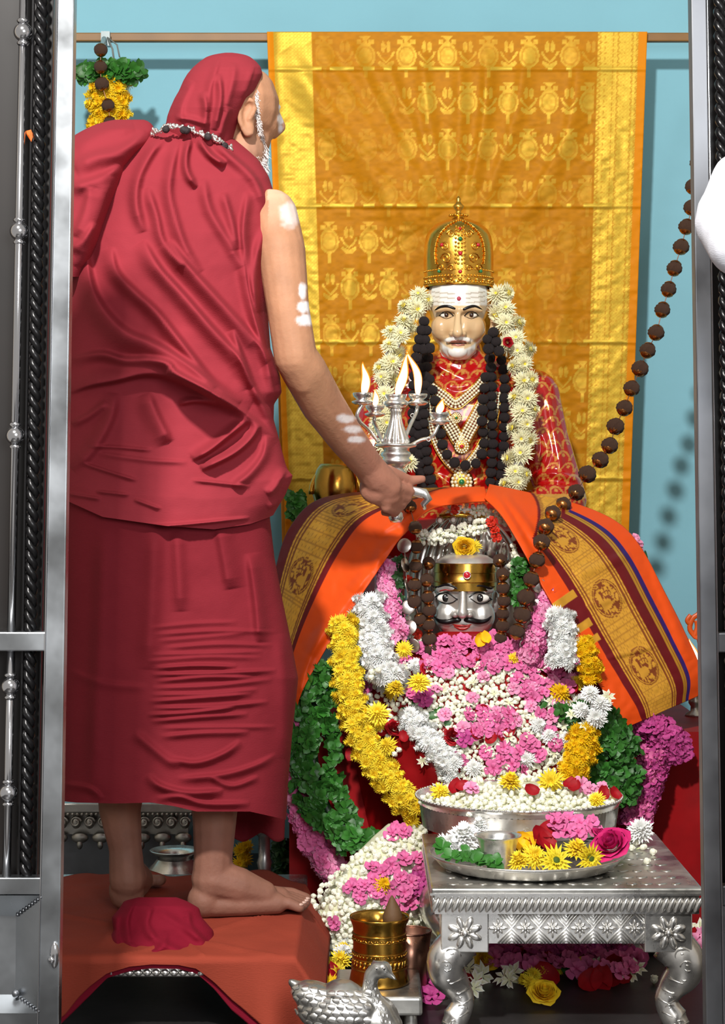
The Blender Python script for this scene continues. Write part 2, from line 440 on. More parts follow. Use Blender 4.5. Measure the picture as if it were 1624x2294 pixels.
g = thing('metal_gate', P(1640, YB, GD), 'grey steel gate leaf with black twisted bar beside hanging bead string', 'gate')
m = MB(); lean_bar(m, 1548, 1583, 1582, 1620, -160, YB, 0.03); bevel_obj(put('frame_post', m.mesh('frame_post', 'dull_steel', smooth=False), g))
m = MB(); lean_bar(m, 1583, 1584.5, 1620, 1622, -160, YB, -0.003, GD - .0005); put('weld_edge', m.mesh('weld_edge', 'bright_steel', smooth=False), g)
for (a, b) in ((1418, 1462), (1985, 2030)):
    m = MB(); lean_bar(m, 1584, 1900, 1618, 1936, a, b, 0.026, GD + .002); bevel_obj(put('cross_bar', m.mesh('cross_bar', 'dull_steel', smooth=False), g))
m = MB(); rope(m, 1612, 1652, -160, 1985, 0.0095, GD + .02); put('twisted_bar', m.mesh('twisted_bar', 'black_iron'), g)
m = MB(); T = lambda y: 1655 + 45 * y / 2294.0
m.tube([P(T(-160), -160, GD + .012), P(T(1990), 1990, GD + .012)], 0.0065, 14); put('rod', m.mesh('rod', 'bright_steel'), g)
m = MB(); lean_bar(m, 1584, 1900, 1620, 1936, -160, YB, 0.012, GD + .05); put('backing_board', m.mesh('backing_board', 'dark_wood', smooth=False), g)
m = MB(); lean_bar(m, 1584, 1900, 1620, 1936, 2030, YB, 0.02, GD + .006); put('lower_panel', m.mesh('lower_panel', 'steel', smooth=False), g)

# ------------------------------------------------------------------ rod and saree
RD = 4.93
m = MB(); zr = P(0, 82, RD).z
m.box(0, RD + .012, zr, 2.7, 0.02, 0.022); bevel_obj(put('curtain_rod', m.mesh('curtain_rod', 'brown_rod', smooth=False)), .003)
reg(bpy.data.objects['curtain_rod'], 'slim brown rail across the blue wall carrying the yellow saree', 'rail')

def saree():
    nu, nv = 330, 430
    u = np.linspace(0, 1, nu)[None].repeat(nv, 0); v = np.linspace(0, 1, nv)[:, None].repeat(nu, 1)
    xl = np.interp(v, [0, 1], [598, 640]); xr = np.interp(v, [0, 1], [1450, 1408])
    px = xl + (xr - xl) * u; py = 71 + (1215 - 71) * v
    fl = [([(640, 110), (720, 230), (810, 350), (930, 520)], .020, 26, 40), ([(700, 90), (800, 250), (900, 400), (960, 520)], .016, 22, 30),
          ([(775, 90), (850, 240), (930, 390), (985, 480)], .014, 16, 26), ([(860, 130), (920, 280), (975, 430)], .010, 14, 22),
          ([(945, 110), (960, 260), (1000, 450)], .010, 14, 18), ([(1030, 110), (1030, 280), (1020, 460)], .010, 16, 16),
          ([(1090, 110), (1085, 260), (1050, 460)], .012, 18, 12), ([(1180, 100), (1150, 280), (1080, 470)], .010, 20, 14),
          ([(1300, 110), (1270, 300), (1150, 520)], .012, 26, 16), ([(640, 400), (700, 560), (720, 800)], .008, 30, 30),
          ([(1290, 560), (1250, 760), (1255, 1000)], .008, 26, 18), ([(1160, 600), (1190, 800), (1200, 1000)], .008, 22, 16), ([(800, 560), (770, 700), (760, 900)], .006, 20, 16)]
    d = folds_disp(px, py, fl)
    d += .004 * (vnoise(px / 60, py / 90, 1) - .5) + .0035 * (vnoise(px / 16, py / 11, 2) - .5) * np.clip((py - 120) / 200, 0, 1)
    for yc in (155, 462, 766, 1072): d += .003 * np.exp(-((py - yc) / 5.0) ** 2) - .0015 * np.exp(-((py - yc - 7) / 5.0) ** 2)
    d += .012 * np.exp(-((u - .0) / .02) ** 2)
    D = RD - .012 - d
    # colours woven into the cloth, with crease glints painted in
    base = np.array(lin(178, 116, 6)); gold = np.array(lin(206, 174, 62)); edge = np.array(lin(212, 130, 8))
    C = np.empty((nv, nu, 4)); C[..., :3] = base; C[..., 3] = 0.08
    tex = vnoise(px / 9, py / 5, 7)
    C[..., :3] *= (0.90 + .2 * tex)[..., None]
    U = (u - .5) * 850; Vv = (py - 71)
    gm = np.zeros((nv, nu))
    lb = (u > .018) & (u < .118); rb = (u > .872) & (u < .978)
    gm = np.where(lb | rb, .62 + .38 * (((np.floor(U / 4) + np.floor(Vv / 4)) % 2) * .6 + .4 * vnoise(px / 6, py / 6, 9)), gm)
    zz = np.abs(((Vv / 12) % 1) - .5) * 14
    gm = np.where(rb & (np.abs((U - 10 * np.floor(U / 22)) % 22 - zz) < 2.0), .3, gm)
    sx, sy = 92.0, 104.0
    inner = (u > .125) & (u < .865)
    row = np.floor(Vv / sy); off = (row % 2) * sx / 2
    X = (U + off + 2000) % sx - sx / 2; Y = Vv % sy - sy / 2
    pot = ((X / 23) ** 2 + ((Y - 2) / 27) ** 2 < 1) | ((np.abs(X) < 9 + 5 * np.sin(Y / 4)) & (Y > -44) & (Y < -22)) | ((np.abs(np.abs(X) - 14) < 6) & (np.abs(Y + 30) < 6))
    ring = ((X / 18) ** 2 + ((Y - 2) / 22) ** 2 < 1) & ((X / 15) ** 2 + ((Y - 2) / 18) ** 2 > 1)
    stem = (np.abs(np.abs(X) - (46 - 18 * np.cos((Y + 10) / 17))) < 3.0) & (Y > -8)
    lf = (((np.abs(X) - 38) / 10) ** 2 + ((Y - 22 - .5 * (np.abs(X) - 38)) / 6) ** 2 < 1) | (((np.abs(X) - 40) / 5) ** 2 + ((Y + 18) / 13) ** 2 < 1) | ((np.abs(X) < 4) & (Y > 28))
    sp = vnoise(px / 5, py / 5, 5)
    gm = np.where(inner & (pot | lf | stem), .42 + .33 * sp, gm); gm = np.where(inner & ring, gm * .5, gm)
    patch = np.clip(vnoise(px / 120, py / 120, 12) * 1.7 - .2, .25, 1)
    gm = np.where(inner, gm * patch, gm)
    for yc in (153, 460, 764, 1070): gm = np.maximum(gm, np.where((np.abs(py - yc) < 3.5) & (vnoise(px / 14, py * 0, 3) > .45) & (u > .02) & (u < .98), .85, 0))  # broken glint along each fold crease, painted in as gold
    C[..., :3] = C[..., :3] * (1 - gm[..., None]) + gold * gm[..., None]; C[..., 3] = np.clip(.06 + gm * .4, 0, .6)
    ed = (u < .018) | (u > .978); C[ed, :3] = edge; C[ed, 3] = 0
    m = MB(); m.grid(PA(px, py, D), C, flip=True)
    o = put('saree', m.mesh('saree', 'saree', colored=True))
    s = o.modifiers.new('t', 'SOLIDIFY'); s.thickness = 0.004; s.offset = -1
    reg(o, 'yellow gold brocade saree hung over the rail behind the statue', 'saree')
    # hem fold behind: second layer showing as narrow strip at the side
    m = MB(); n = 60; vv = np.linspace(0, 1, n)[:, None]; uu = np.linspace(0, 1, 5)[None]
    px = (606 + 38 * vv) - 8 * vv + uu * 40; py = 74 + 1150 * vv + 0 * uu
    m.grid(PA(px - 4, py, RD + .0 + .016 + .004 * np.sin(vv * 9)), flip=True)
    o2 = put('back_layer', m.mesh('back_layer', mat('saree_edge', lin(214, 134, 10), .6, var=.1)), o)
saree()
# ------------------------------------------------------------------ robed man
STOOL_Z = 0.138
def build_man():
    root = thing('person', P(400, HY + (CZ - STOOL_Z) * F / 3.7, 3.7), 'barefoot man in maroon robes and head cloth holding a burning lamp', 'person')
    b = MB()
    # torso, neck
    b.ell(P(392, 1120, 3.72), (.165, .11, .15)); b.ell(P(392, 900, 3.73), (.15, .10, .17)); b.ell(P(392, 640, 3.77), (.165, .11, .19))
    b.chain([P(235, 440, 3.80), P(400, 430, 3.80), P(575, 478, 3.76)], [.06, .08, .055])
    b.chain([P(430, 420, 3.80), P(480, 320, 3.82), P(515, 270, 3.83)], [.07, .06, .06])
    # head
    Hd = 3.83
    b.ell(P(505, 228, Hd), (.085, .095, .084)); b.ell(P(538, 240, Hd + .01), (.078, .085, .080))
    b.ell(P(560, 215, Hd + .01), (.052, .06, .055)); b.ell(P(585, 265, Hd + .02), (.038, .05, .05))
    b.ell(P(562, 310, Hd + .015), (.040, .05, .045)); b.ell(P(573, 345, Hd + .02), (.026, .04, .034))
    b.chain([P(618, 258, Hd + .045), P(626, 284, Hd + .06), P(612, 300, Hd + .06)], [.010, .013, .011])
    b.chain([P(598, 236, Hd + .03), P(618, 240, Hd + .05)], [.014, .010])
    b.ell(P(545, 340, 3.82), (.045, .055, .05))
    # ear
    ex = [(566, 226), (556, 222), (544, 230), (536, 248), (537, 268), (543, 286), (553, 300), (562, 299)]
    b.chain([P(x, y, Hd - .086 + .0006 * abs(y - 255) * .3) for x, y in ex], [.0046, .0052, .0056, .0056, .0054, .0054, .0066, .0056], seg=8)
    b.chain([P(568, 228, Hd - .076), P(572, 243, Hd - .074), P(566, 256, Hd - .078), P(558, 268, Hd - .078)], [.0042, .0045, .005, .0045], seg=8)
    b.ell(P(553, 262, Hd - .066), (.016, .012, .033))
    b.ell(P(558, 290, Hd - .072), (.011, .010, .016))
    # right arm reaching to the lamp
    b.chain([P(608, 482, 3.74), P(630, 560, 3.70), P(645, 690, 3.68), P(662, 800, 3.68), P(682, 832, 3.70), P(722, 905, 3.76), P(778, 985, 3.83), P(822, 1040, 3.885)],
            [.050, .046, .040, .041, .043, .042, .036, .0315], seg=16)
    b.ell(P(684, 846, 3.70), (.034, .036, .036))
    # hand: palm, thumb leaving its side, four unequal fingers closed round the handle
    b.chain([P(822, 1040, 3.885), P(845, 1070, 3.905), P(868, 1090, 3.92)], [.031, .033, .030])
    b.ell(P(842, 1092, 3.915), (.034, .026, .034)); b.ell(P(862, 1108, 3.925), (.034, .024, .026))
    b.chain([P(868, 1058, 3.925), P(893, 1068, 3.945), P(917, 1077, 3.965), P(946, 1073, 3.975)], [.016, .0135, .0115, .0085], seg=10)
    for i, ln in enumerate((1.0, 1.08, 1.0, .82)):
        x0, y0 = 892 - 9 * i, 1093 + 14 * i
        b.chain([P(x0, y0, 3.925), P(x0 + 26 * ln, y0 + 8, 3.955), P(x0 + 22 * ln, y0 + 15, 3.995), P(x0 - 4, y0 + 12, 4.005)], [.0125, .0112, .0098, .0088], seg=10)
    # left arm folded in front under the cloth
    b.chain([P(235, 440, 3.80), P(190, 620, 3.80), P(190, 780, 3.84), P(330, 830, 3.95), P(400, 800, 3.97)], [.056, .046, .044, .036, .03])
    # legs
    b.chain([P(470, 1180, 3.72), P(478, 1540, 3.70), P(481, 1700, 3.70), P(481, 1820, 3.69), P(478, 1910, 3.685), P(475, 1975, 3.685)], [.085, .066, .056, .043, .037, .038])
    b.chain([P(315, 1180, 3.74), P(290, 1540, 3.74), P(276, 1700, 3.74), P(268, 1810, 3.735), P(281, 1900, 3.735), P(285, 1970, 3.735)], [.085, .066, .054, .041, .032, .035])
    S = STOOL_Z
    def W(px, D, z): return Vector(((px - 812) / F * D, D, z))
    # right foot, side on, pointing to the altar
    b.ell(W(457, 3.68, S + .030), (.032, .031, .033)); b.chain([W(475, 3.685, S + .07), W(535, 3.69, S + .055), W(590, 3.70, S + .038)], [.040, .035, .026])
    b.chain([W(455, 3.68, S + .022), W(540, 3.685, S + .022), W(620, 3.70, S + .020)], [.024, .023, .020])
    b.chain([W(560, 3.70, S + .032), W(625, 3.73, S + .022)], [.03, .024]); b.ell(W(480, 3.665, S + .085), (.016, .014, .018))
    for i, (ln, D) in enumerate(((1.0, 3.775), (1.03, 3.752), (.98, 3.733), (.90, 3.715), (.80, 3.697))):
        x0 = 622; x1 = 622 + 62 * ln
        b.chain([W(x0, D, S + .022), W((x0 + x1) / 2, D, S + .021), W(x1, D, S + .0125)], [.013 + .003 * (i == 0), .0112 + .003 * (i == 0), .0098 + .0028 * (i == 0)], seg=10)
    # left foot, heel on, pointing away
    b.ell(W(283, 3.745, S + .036), (.034, .032, .038)); b.ell(W(285, 3.75, S + .022), (.033, .034, .024))
    b.chain([W(288, 3.76, S + .06), W(300, 3.82, S + .045), W(312, 3.88, S + .03)], [.036, .034, .028])
    b.chain([W(286, 3.76, S + .022), W(306, 3.86, S + .022), W(318, 3.91, S + .02)], [.024, .026, .022])
    for i in range(5):
        x0 = 292 + 16 * i; b.chain([W(x0, 3.92, S + .02), W(x0 + 6, 3.955 + .008 * (2 - abs(i - 3)), S + .012)], [.012, .010], seg=10)
    me = organic(b, 0.0036, 4)
    v = getv(me); px, py = unP(v)
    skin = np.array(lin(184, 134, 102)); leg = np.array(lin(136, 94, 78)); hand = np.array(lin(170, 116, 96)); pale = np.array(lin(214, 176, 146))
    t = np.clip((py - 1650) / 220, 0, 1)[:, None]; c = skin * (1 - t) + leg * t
    t = np.clip((px - 720) / 110, 0, 1)[:, None] * (py < 1300)[:, None]; c = c * (1 - t) + hand * t
    t = np.clip((520 - py) / 90, 0, 1)[:, None] * ((px > 600) & (py > 395))[:, None]; c = c * (1 - t) + pale * t
    ash = np.array(lin(244, 240, 242)); nz = vnoise(px / 7, py / 7, 21)
    for (x, y, rx, ry, k) in ((650, 480, 26, 30, .5), (678, 652, 9, 20, 1), (682, 688, 16, 14, 1), (688, 717, 24, 14, 1), (774, 938, 20, 10, .75), (790, 962, 22, 9, .75), (797, 985, 20, 8, .8),
                              (631, 242, 8, 14, 1), (628, 268, 8, 12, 1), (628, 288, 6, 10, .9)):
        mk = np.clip(2.2 * (1.15 - np.hypot((px - x) / rx, (py - y) / ry) - .35 * (nz - .5)), 0, 1) * k * (v[:, 1] < 4.2)
        c = c * (1 - mk[:, None]) + ash * mk[:, None]
    # greyish stubble tint on the jaw
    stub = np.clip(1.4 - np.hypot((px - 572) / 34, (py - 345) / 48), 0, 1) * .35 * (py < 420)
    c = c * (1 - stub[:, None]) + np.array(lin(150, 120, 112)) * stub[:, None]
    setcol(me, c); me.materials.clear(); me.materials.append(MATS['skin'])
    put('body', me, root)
    # toenails of the near foot
    for ln, D in ((1.0, 3.775), (1.03, 3.752), (.98, 3.733), (.90, 3.715), (.80, 3.697)):
        n = MB().ell(W(622 + 64 * ln, D - .002, S + .019), (.006, .006, .003), nu=8, nv=5); put('toenail', n.mesh('toenail', mat('nail', lin(200, 165, 150), .3) if 'nail' not in MATS else 'nail'), root)

    # shawl
    fl = [([(319, 540), (354, 599), (409, 661), (471, 733), (536, 805), (564, 868)], .016, 10, 30),
          ([(378, 540), (416, 592), (457, 637), (519, 705), (568, 761), (605, 809)], .017, 10, 32),
          ([(247, 555), (261, 609), (302, 654), (347, 695), (395, 754), (443, 816), (485, 868)], .016, 10, 26),
          ([(190, 540), (200, 626), (226, 688), (276, 742), (338, 770), (392, 800), (485, 868), (537, 905)], .022, 12, 44),
          ([(157, 805), (226, 793), (278, 806), (333, 806), (374, 814), (395, 836), (450, 866), (502, 897), (564, 938), (623, 988)], .016, 9, 20),
          ([(150, 880), (200, 862), (261, 850), (330, 836), (399, 848), (471, 880), (554, 925)], .018, 34, 9),
          ([(430, 1030), (470, 1008), (512, 975), (556, 940)], .014, 18, 8), ([(450, 1052), (520, 1018), (560, 985), (582, 950)], .015, 18, 8),
          ([(600, 975), (590, 1020), (560, 1060), (520, 1090)], .010, 18, 10), ([(330, 880), (350, 930), (380, 990)], .010, 12, 34),
          ([(258, 880), (245, 940), (205, 1010), (160, 1050)], .010, 16, 26), ([(400, 905), (440, 898), (500, 905)], .010, 12, 7),
          ([(600, 500), (575, 580), (572, 680), (590, 770), (625, 860)], .014, 14, 16), ([(556, 430), (545, 520), (558, 610), (580, 700)], .009, 16, 10),
          ([(540, 560), (560, 680), (590, 780), (618, 900)], .012, 8, 18), ([(520, 740), (560, 850), (600, 930), (625, 980)], .012, 8, 16),
          ([(427, 306), (417, 350), (420, 385), (440, 420)], .012, 9, 14), ([(445, 308), (470, 345), (505, 370)], .014, 9, 14),
          ([(478, 315), (520, 352), (570, 400), (600, 470)], .014, 8, 22), ([(402, 310), (388, 360), (379, 420), (388, 474), (414, 552), (450, 610)], .009, 12, 20),
          ([(372, 305), (340, 340), (310, 400), (305, 460), (322, 520)], .010, 14, 18), ([(455, 400), (470, 470), (510, 540), (540, 600)], .008, 12, 20),
          ([(330, 420), (350, 480), (365, 540), (410, 600)], .008, 10, 18), ([(500, 430), (520, 500), (530, 560)], .007, 10, 16),
          ([(199, 999), (260, 1001), (340, 1008)], .004, 4, 7), ([(185, 1037), (250, 1058), (309, 1076)], .005, 4, 8), ([(150, 1105), (226, 1117)], .005, 4, 8),
          ([(215, 1100), (290, 1108)], .004, 4, 7), ([(300, 1118), (360, 1140)], .004, 4, 7), ([(430, 1075), (500, 1082), (560, 1090)], .004, 4, 8),
          ([(640, 1050), (620, 1090), (600, 1110)], .010, 8, 16), ([(655, 1085), (640, 1118), (600, 1140)], .008, 8, 12),
          ([(210, 1160), (300, 1178), (400, 1176), (560, 1160)], .006, 5, 5), ([(220, 1015), (330, 1030), (420, 1035)], .003, 5, 10), ([(160, 950), (200, 930), (240, 900)], .008, 10, 14)]
    rows = [(286, 385, 450), (292, 352, 490), (300, 325, 508), (315, 290, 533), (335, 255, 556), (360, 225, 580), (395, 195, 602), (430, 175, 613), (500, 160, 618), (600, 148, 607), (700, 140, 600), (780, 138, 606),
            (840, 136, 627), (880, 134, 631), (905, 134, 614), (940, 134, 613), (990, 133, 627), (1010, 132, 632), (1060, 130, 645), (1085, 129, 656), (1110, 129, 651), (1150, 129, 636), (1190, 129, 612)]
    sh = loft(rows, [(286, 3.80), (350, 3.79), (500, 3.77), (800, 3.74), (1190, 3.735)], [(286, .03), (300, .075), (330, .10), (400, .128), (520, .142), (700, .145), (850, .140), (1000, .150), (1120, .170), (1190, .172)], fl, 320, 420,
              hem=(1040, 1190, [(110, 1112), (150, 1122), (230, 1158), (370, 1178), (480, 1186), (560, 1174), (600, 1160), (640, 1140), (660, 1120)]), ex=2.3, gain=2.5, wsc=.72)
    put('shawl', sh.mesh('shawl', 'robe'), root)
    # part of the shawl thrown over the far shoulder
    fl = [([(165, 375), (215, 352), (270, 340), (330, 300)], .018, 12, 22), ([(160, 420), (225, 400), (275, 372)], .016, 8, 18), ([(250, 395), (225, 470), (200, 540), (185, 600)], .018, 10, 24),
          ([(205, 420), (190, 480), (168, 530)], .012, 20, 10), ([(170, 330), (230, 300), (300, 282)], .010, 14, 18), ([(158, 560), (190, 535), (215, 500)], .010, 8, 14)]
    rows = [(268, 258, 322), (272, 235, 335), (282, 205, 343), (296, 178, 349), (320, 140, 338), (345, 120, 312), (375, 110, 288), (420, 105, 272), (480, 105, 250), (540, 105, 228), (590, 105, 205), (620, 105, 185)]
    sh = loft(rows, [(268, 3.80), (330, 3.77), (420, 3.735), (620, 3.70)], [(268, .02), (290, .07), (350, .11), (420, .12), (540, .10), (620, .07)], fl, 120, 120, ex=2.2, gain=1.5)
    put('shoulder_cloth', sh.mesh('shoulder_cloth', 'robe'), root)
    # lower garment
    fl = [([(232, 1180), (225, 1400), (215, 1600), (210, 1780)], .010, 30, 22), ([(345, 1180), (340, 1350), (330, 1500)], .008, 24, 20), ([(395, 1190), (400, 1300), (404, 1370)], .008, 20, 14),
          ([(490, 1180), (505, 1260), (515, 1320)], .009, 30, 14), ([(560, 1240), (575, 1350), (582, 1440)], .012, 22, 12), ([(630, 1420), (640, 1550), (642, 1700)], .008, 16, 22)]
    rr = random.Random(4)
    for y0 in range(1400, 1630, 15):
        x0 = 345 + rr.uniform(-20, 30); x1 = rr.uniform(520, 630); dy = rr.uniform(-14, 4); s = rr.uniform(.7, 1.3) * (1 if 1480 < y0 < 1620 else .55)
        fl.append(([(x0, y0 + 6), ((x0 + x1) / 2, y0 + rr.uniform(-4, 4)), (x1, y0 + dy)], .0046 * s, 4.5, 8))
    fl += [([(380, 1700), (440, 1708), (500, 1688), (540, 1660)], .007, 6, 12), ([(330, 1735), (360, 1760), (420, 1775), (500, 1772)], .009, 6, 14), ([(400, 1745), (500, 1735), (570, 1715), (620, 1690)], .006, 6, 12),
           ([(350, 1790), (400, 1785), (460, 1800), (560, 1800)], .006, 6, 10), ([(140, 1755), (200, 1765), (230, 1790)], .006, 6, 12), ([(360, 1650), (450, 1642), (560, 1640)], .005, 5, 10), ([(470, 1740), (520, 1760), (580, 1740)], .005, 5, 10),
           ([(300, 1640), (360, 1690), (400, 1720)], .006, 10, 14), ([(150, 1500), (230, 1530), (330, 1540)], .003, 8, 14)]
    rows = [(1080, 150, 600), (1165, 140, 605), (1250, 138, 615), (1350, 136, 634), (1450, 134, 655), (1520, 132, 668), (1560, 132, 664), (1650, 131, 654), (1750, 130, 645), (1815, 130, 641)]
    sh = loft(rows, [(1080, 3.735), (1815, 3.725)], [(1080, .140), (1250, .150), (1500, .162), (1815, .165)], fl, 280, 380,
              hem=(1650, 1815, [(110, 1792), (170, 1798), (260, 1800), (340, 1798), (390, 1806), (440, 1818), (560, 1818), (640, 1836), (660, 1830)]), ex=2.5, gain=1.9, noise=.0015, wsc=.85)
    put('lower_garment', sh.mesh('lower_garment', 'skirt'), root)
    u, v = np.meshgrid(np.linspace(0, 1, 24), np.linspace(0, 1, 14)); px = 528 + 112 * u - 3 * v; py = 1790 + (86 + 10 * np.sin(u * 9)) * v
    m = MB().grid(PA(px, py, 3.86 + .02 * np.sin(u * 7) + .01 * v), flip=True); o = put('garment_end', m.mesh('garment_end', 'skirt'), root)
    s = o.modifiers.new('t', 'SOLIDIFY'); s.thickness = .006
    # head cloth
    fl = [([(430, 180), (405, 240), (410, 285)], .010, 10, 16), ([(455, 205), (462, 250), (458, 292)], .012, 8, 12), ([(490, 165), (495, 220), (482, 292)], .011, 7, 12),
          ([(490, 130), (482, 160), (470, 200), (468, 250)], .007, 8, 12), ([(572, 140), (560, 180), (545, 225), (530, 290)], .004, 4, 12), ([(525, 140), (522, 180), (505, 250)], .006, 10, 12),
          ([(392, 262), (430, 268), (470, 280)], .008, 8, 8), ([(515, 240), (500, 280), (492, 310)], .008, 8, 10)]
    rows = [(118, 505, 520), (121, 482, 545), (127, 463, 560), (138, 447, 574), (150, 433, 584), (165, 420, 588), (180, 411, 583), (203, 401, 574), (220, 391, 560), (240, 382, 549), (259, 375, 541), (280, 371, 532), (300, 374, 526), (330, 385, 518)]
    sh = loft(rows, [(118, 3.82), (160, 3.805), (250, 3.795), (330, 3.79)], [(118, .02), (127, .05), (150, .082), (180, .102), (240, .110), (330, .09)], fl, 150, 170, ex=2.05, noise=.001, gain=1.5, wsc=.8)
    put('head_cloth', sh.mesh('head_cloth', 'robe'), root)
    # neck chain of silver links and dark beads
    pts = smooth_line([(338, 298), (360, 290), (380, 284), (410, 287), (440, 294), (470, 304), (492, 317), (516, 331)], 40)
    rr = random.Random(2); ch = thing_part = None
    o = None
    m = MB()
    for i, (x, y) in enumerate(pts):
        for k in range(2):
            D = 3.69 - .004 * math.sin(i) + (.03 if i > 32 else 0) * (i - 32) / 8 + (.04 * max(0, 5 - i) / 5)
            c = P(x + rr.uniform(-3, 3), y + rr.uniform(-5, 5), D); R = Euler((rr.uniform(0, 3), rr.uniform(0, 3), rr.uniform(0, 3))).to_matrix()
            m.ell(c, (.0052, .0035, .0025), R, 8, 5)
    ch = put('neck_chain', m.mesh('neck_chain', 'silver'), root, label='silver link neck chain with dark beads')
    for i in (9, 17, 18, 27, 36):
        x, y = pts[i]; m = MB().ell(P(x, y + 4, 3.684 + (.02 if i > 32 else 0)), .0075, nu=10, nv=7); put('bead', m.mesh('bead', 'black_rudraksha'), ch)
    # side whiskers and beard, white hair strands
    m = MB(); rr = random.Random(8); white = np.array(lin(232, 224, 220)); grey = np.array(lin(158, 140, 132))
    line = smooth_line([(578, 205), (576, 235), (580, 268), (586, 300), (592, 330), (597, 360), (597, 385)], 60)
    def surfD(x, y): return Hd - .075 + .09 * max(0, (x - 560) / 70) + (.0 if y < 300 else .02)
    for i in range(760):
        k = rr.randrange(60); x, y = line[k]; wdt = 4 + (12 if k > 38 else 0)
        x += rr.gauss(-wdt * .3, wdt * .5); y += rr.uniform(-6, 6)
        if x > 600 - max(0, 330 - y) * .12: x = 596
        D = surfD(x, y) - .004; L = rr.uniform(.007, .013) * (1.1 if k > 38 else .8)
        d = Vector((rr.gauss(.2, .5), rr.gauss(-.25, .3), -1)).normalized(); p = P(x, y, D)
        side = Vector((1, 0, .2)).normalized() * .0007
        q = [p - side, p + side, p + d * L * .6 + side * .8 + Vector((0, -.002, 0)), p + d * L * .6 - side * .8 + Vector((0, -.002, 0)), p + d * L]
        cc = white * rr.uniform(.75, 1) if rr.random() < .75 else grey
        m.add([tuple(a) for a in q], [(0, 1, 2, 3), (3, 2, 4)], cc)
    put('beard', m.mesh('beard', 'hair', colored=True), root)
    return root
man = build_man()
# ------------------------------------------------------------------ flower prototypes (local, facing +Z, radius about 1)
from mathutils.bvhtree import BVHTree
def petal_quad(m, ang, r0, r1, w0, w1, z0, z1, c0, c1, cup=0.0):
    d = np.array([math.cos(ang), math.sin(ang), 0]); t = np.array([-math.sin(ang), math.cos(ang), 0]); up = np.array([0, 0, 1.])
    rm = (r0 + r1) / 2; zm = (z0 + z1) / 2 + cup
    v = [d * r0 + up * z0, d * rm + t * w0 + up * zm, d * r1 + up * z1, d * rm - t * w0 + up * zm, d * rm + up * (zm - w1)]
    m.add(v, [(0, 1, 4), (1, 2, 4), (2, 3, 4), (3, 0, 4)], np.array([c0, c1, c1, c1, c0]))
def chrys_mesh(name, outer, inner, centre, seed, layers=5, n=15, flat=.5, pw=.11):
    r = random.Random(seed); m = MB(); o, i, c = map(np.array, (outer, inner, centre))
    for k in range(layers):
        t = k / (layers - 1); L = 1 - .68 * t; z = -.12 + .55 * t * flat * 2
        for j in range(n - 2 * k):
            a = 2 * PI * (j + .5 * k) / (n - 2 * k) + r.uniform(-.12, .12); ll = L * r.uniform(.85, 1.08)
            petal_quad(m, a, .06, ll, pw * (1 - .2 * t), .03, z - .05, z + .10 + .32 * t * flat + r.uniform(-.05, .08), i * r.uniform(.8, 1), o * r.uniform(.9, 1.02), .08)
    m.ell((0, 0, .30 * flat * 2), (.22, .22, .14), nu=10, nv=6, col=c)
    return m.mesh(name, 'petal', smooth=False, colored=True)
def oleander_mesh(name, col, cen, seed):
    r = random.Random(seed); m = MB(); col, cen = np.array(col), np.array(cen)
    for lay, (n, s) in enumerate(((6, 1.0), (5, .62))):
        for j in range(n):
            a = 2 * PI * (j + .5 * lay) / n + r.uniform(-.25, .25); L = s * r.uniform(.85, 1.1); tw = r.uniform(-.2, .2)
            d = np.array([math.cos(a), math.sin(a), 0]); t = np.array([-math.sin(a), math.cos(a), tw]); up = np.array([0, 0, 1.])
            G = []
            for q, (rr, ww, zz) in enumerate(((.05, .08, 0), (.45, .30, .20), (.8, .42, .22 + r.uniform(-.1, .2)), (1.0, .26, .12 + r.uniform(-.15, .25)))):
                for sgn in (-1, 0, 1): G.append(d * rr * L + t * ww * L * sgn + up * (zz + lay * .18 + .10 * abs(sgn)))
            f = [(a0 * 3 + b0, a0 * 3 + b0 + 1, a0 * 3 + b0 + 4, a0 * 3 + b0 + 3) for a0 in range(3) for b0 in range(2)]
            k = r.uniform(.8, 1.05); m.add(G, f, np.array([cen] * 3 + [col * k] * 6 + [col * min(1, k * 1.08)] * 3))
    return m.mesh(name, 'petal', smooth=True, colored=True)
def rose_mesh(name, col, deep, seed, layers=6):
    r = random.Random(seed); m = MB(); col, deep = np.array(col), np.array(deep)
    for k in range(layers):
        t = k / (layers - 1); R = .16 + .80 * t; n = 3 + k // 2
        for j in range(n):
            a0 = 2 * PI * j / n + k * .9 + r.uniform(-.2, .2); span = 2 * PI / n * 1.35; G = []; C = []
            for q in range(4):
                h = q / 3.0; rr = R * (.45 + .55 * h ** .6) * (1 + .12 * t * h); zz = -.15 + (.75 - .45 * t) * h - .25 * t * max(0, h - .66) * 2
                for i in range(5):
                    a = a0 + span * (i / 4 - .5); e = 1 - .10 * abs(i - 2) * (h > .8)
                    G.append((rr * math.cos(a) * e, rr * math.sin(a) * e, zz * e)); C.append(deep + (col - deep) * (.35 + .65 * h) * r.uniform(.92, 1.03))
            m.add(G, [(q * 5 + i, q * 5 + i + 1, q * 5 + i + 6, q * 5 + i + 5) for q in range(3) for i in range(4)], np.array(C))
    m.ell((0, 0, .25), (.14, .14, .22), nu=8, nv=5, col=deep)
    return m.mesh(name, 'petal', smooth=True, colored=True)
def bud_mesh(name, seed):
    r = random.Random(seed); m = MB(); w = np.array(lin(248, 246, 226)); g = np.array(lin(206, 214, 160))
    m.ell((0, 0, .15), (.62, .62, .85), nu=9, nv=6, col=w); m.tube([(0, 0, -1.5), (.05, 0, -.6)], [.13, .2], 6, g)
    for j in range(3):
        a = 2 * PI * j / 3 + seed; petal_quad(m, a, .1, .72, .3, .05, .55, .5, w, w, .25)
    return m.mesh(name, 'petal', smooth=True, colored=True)
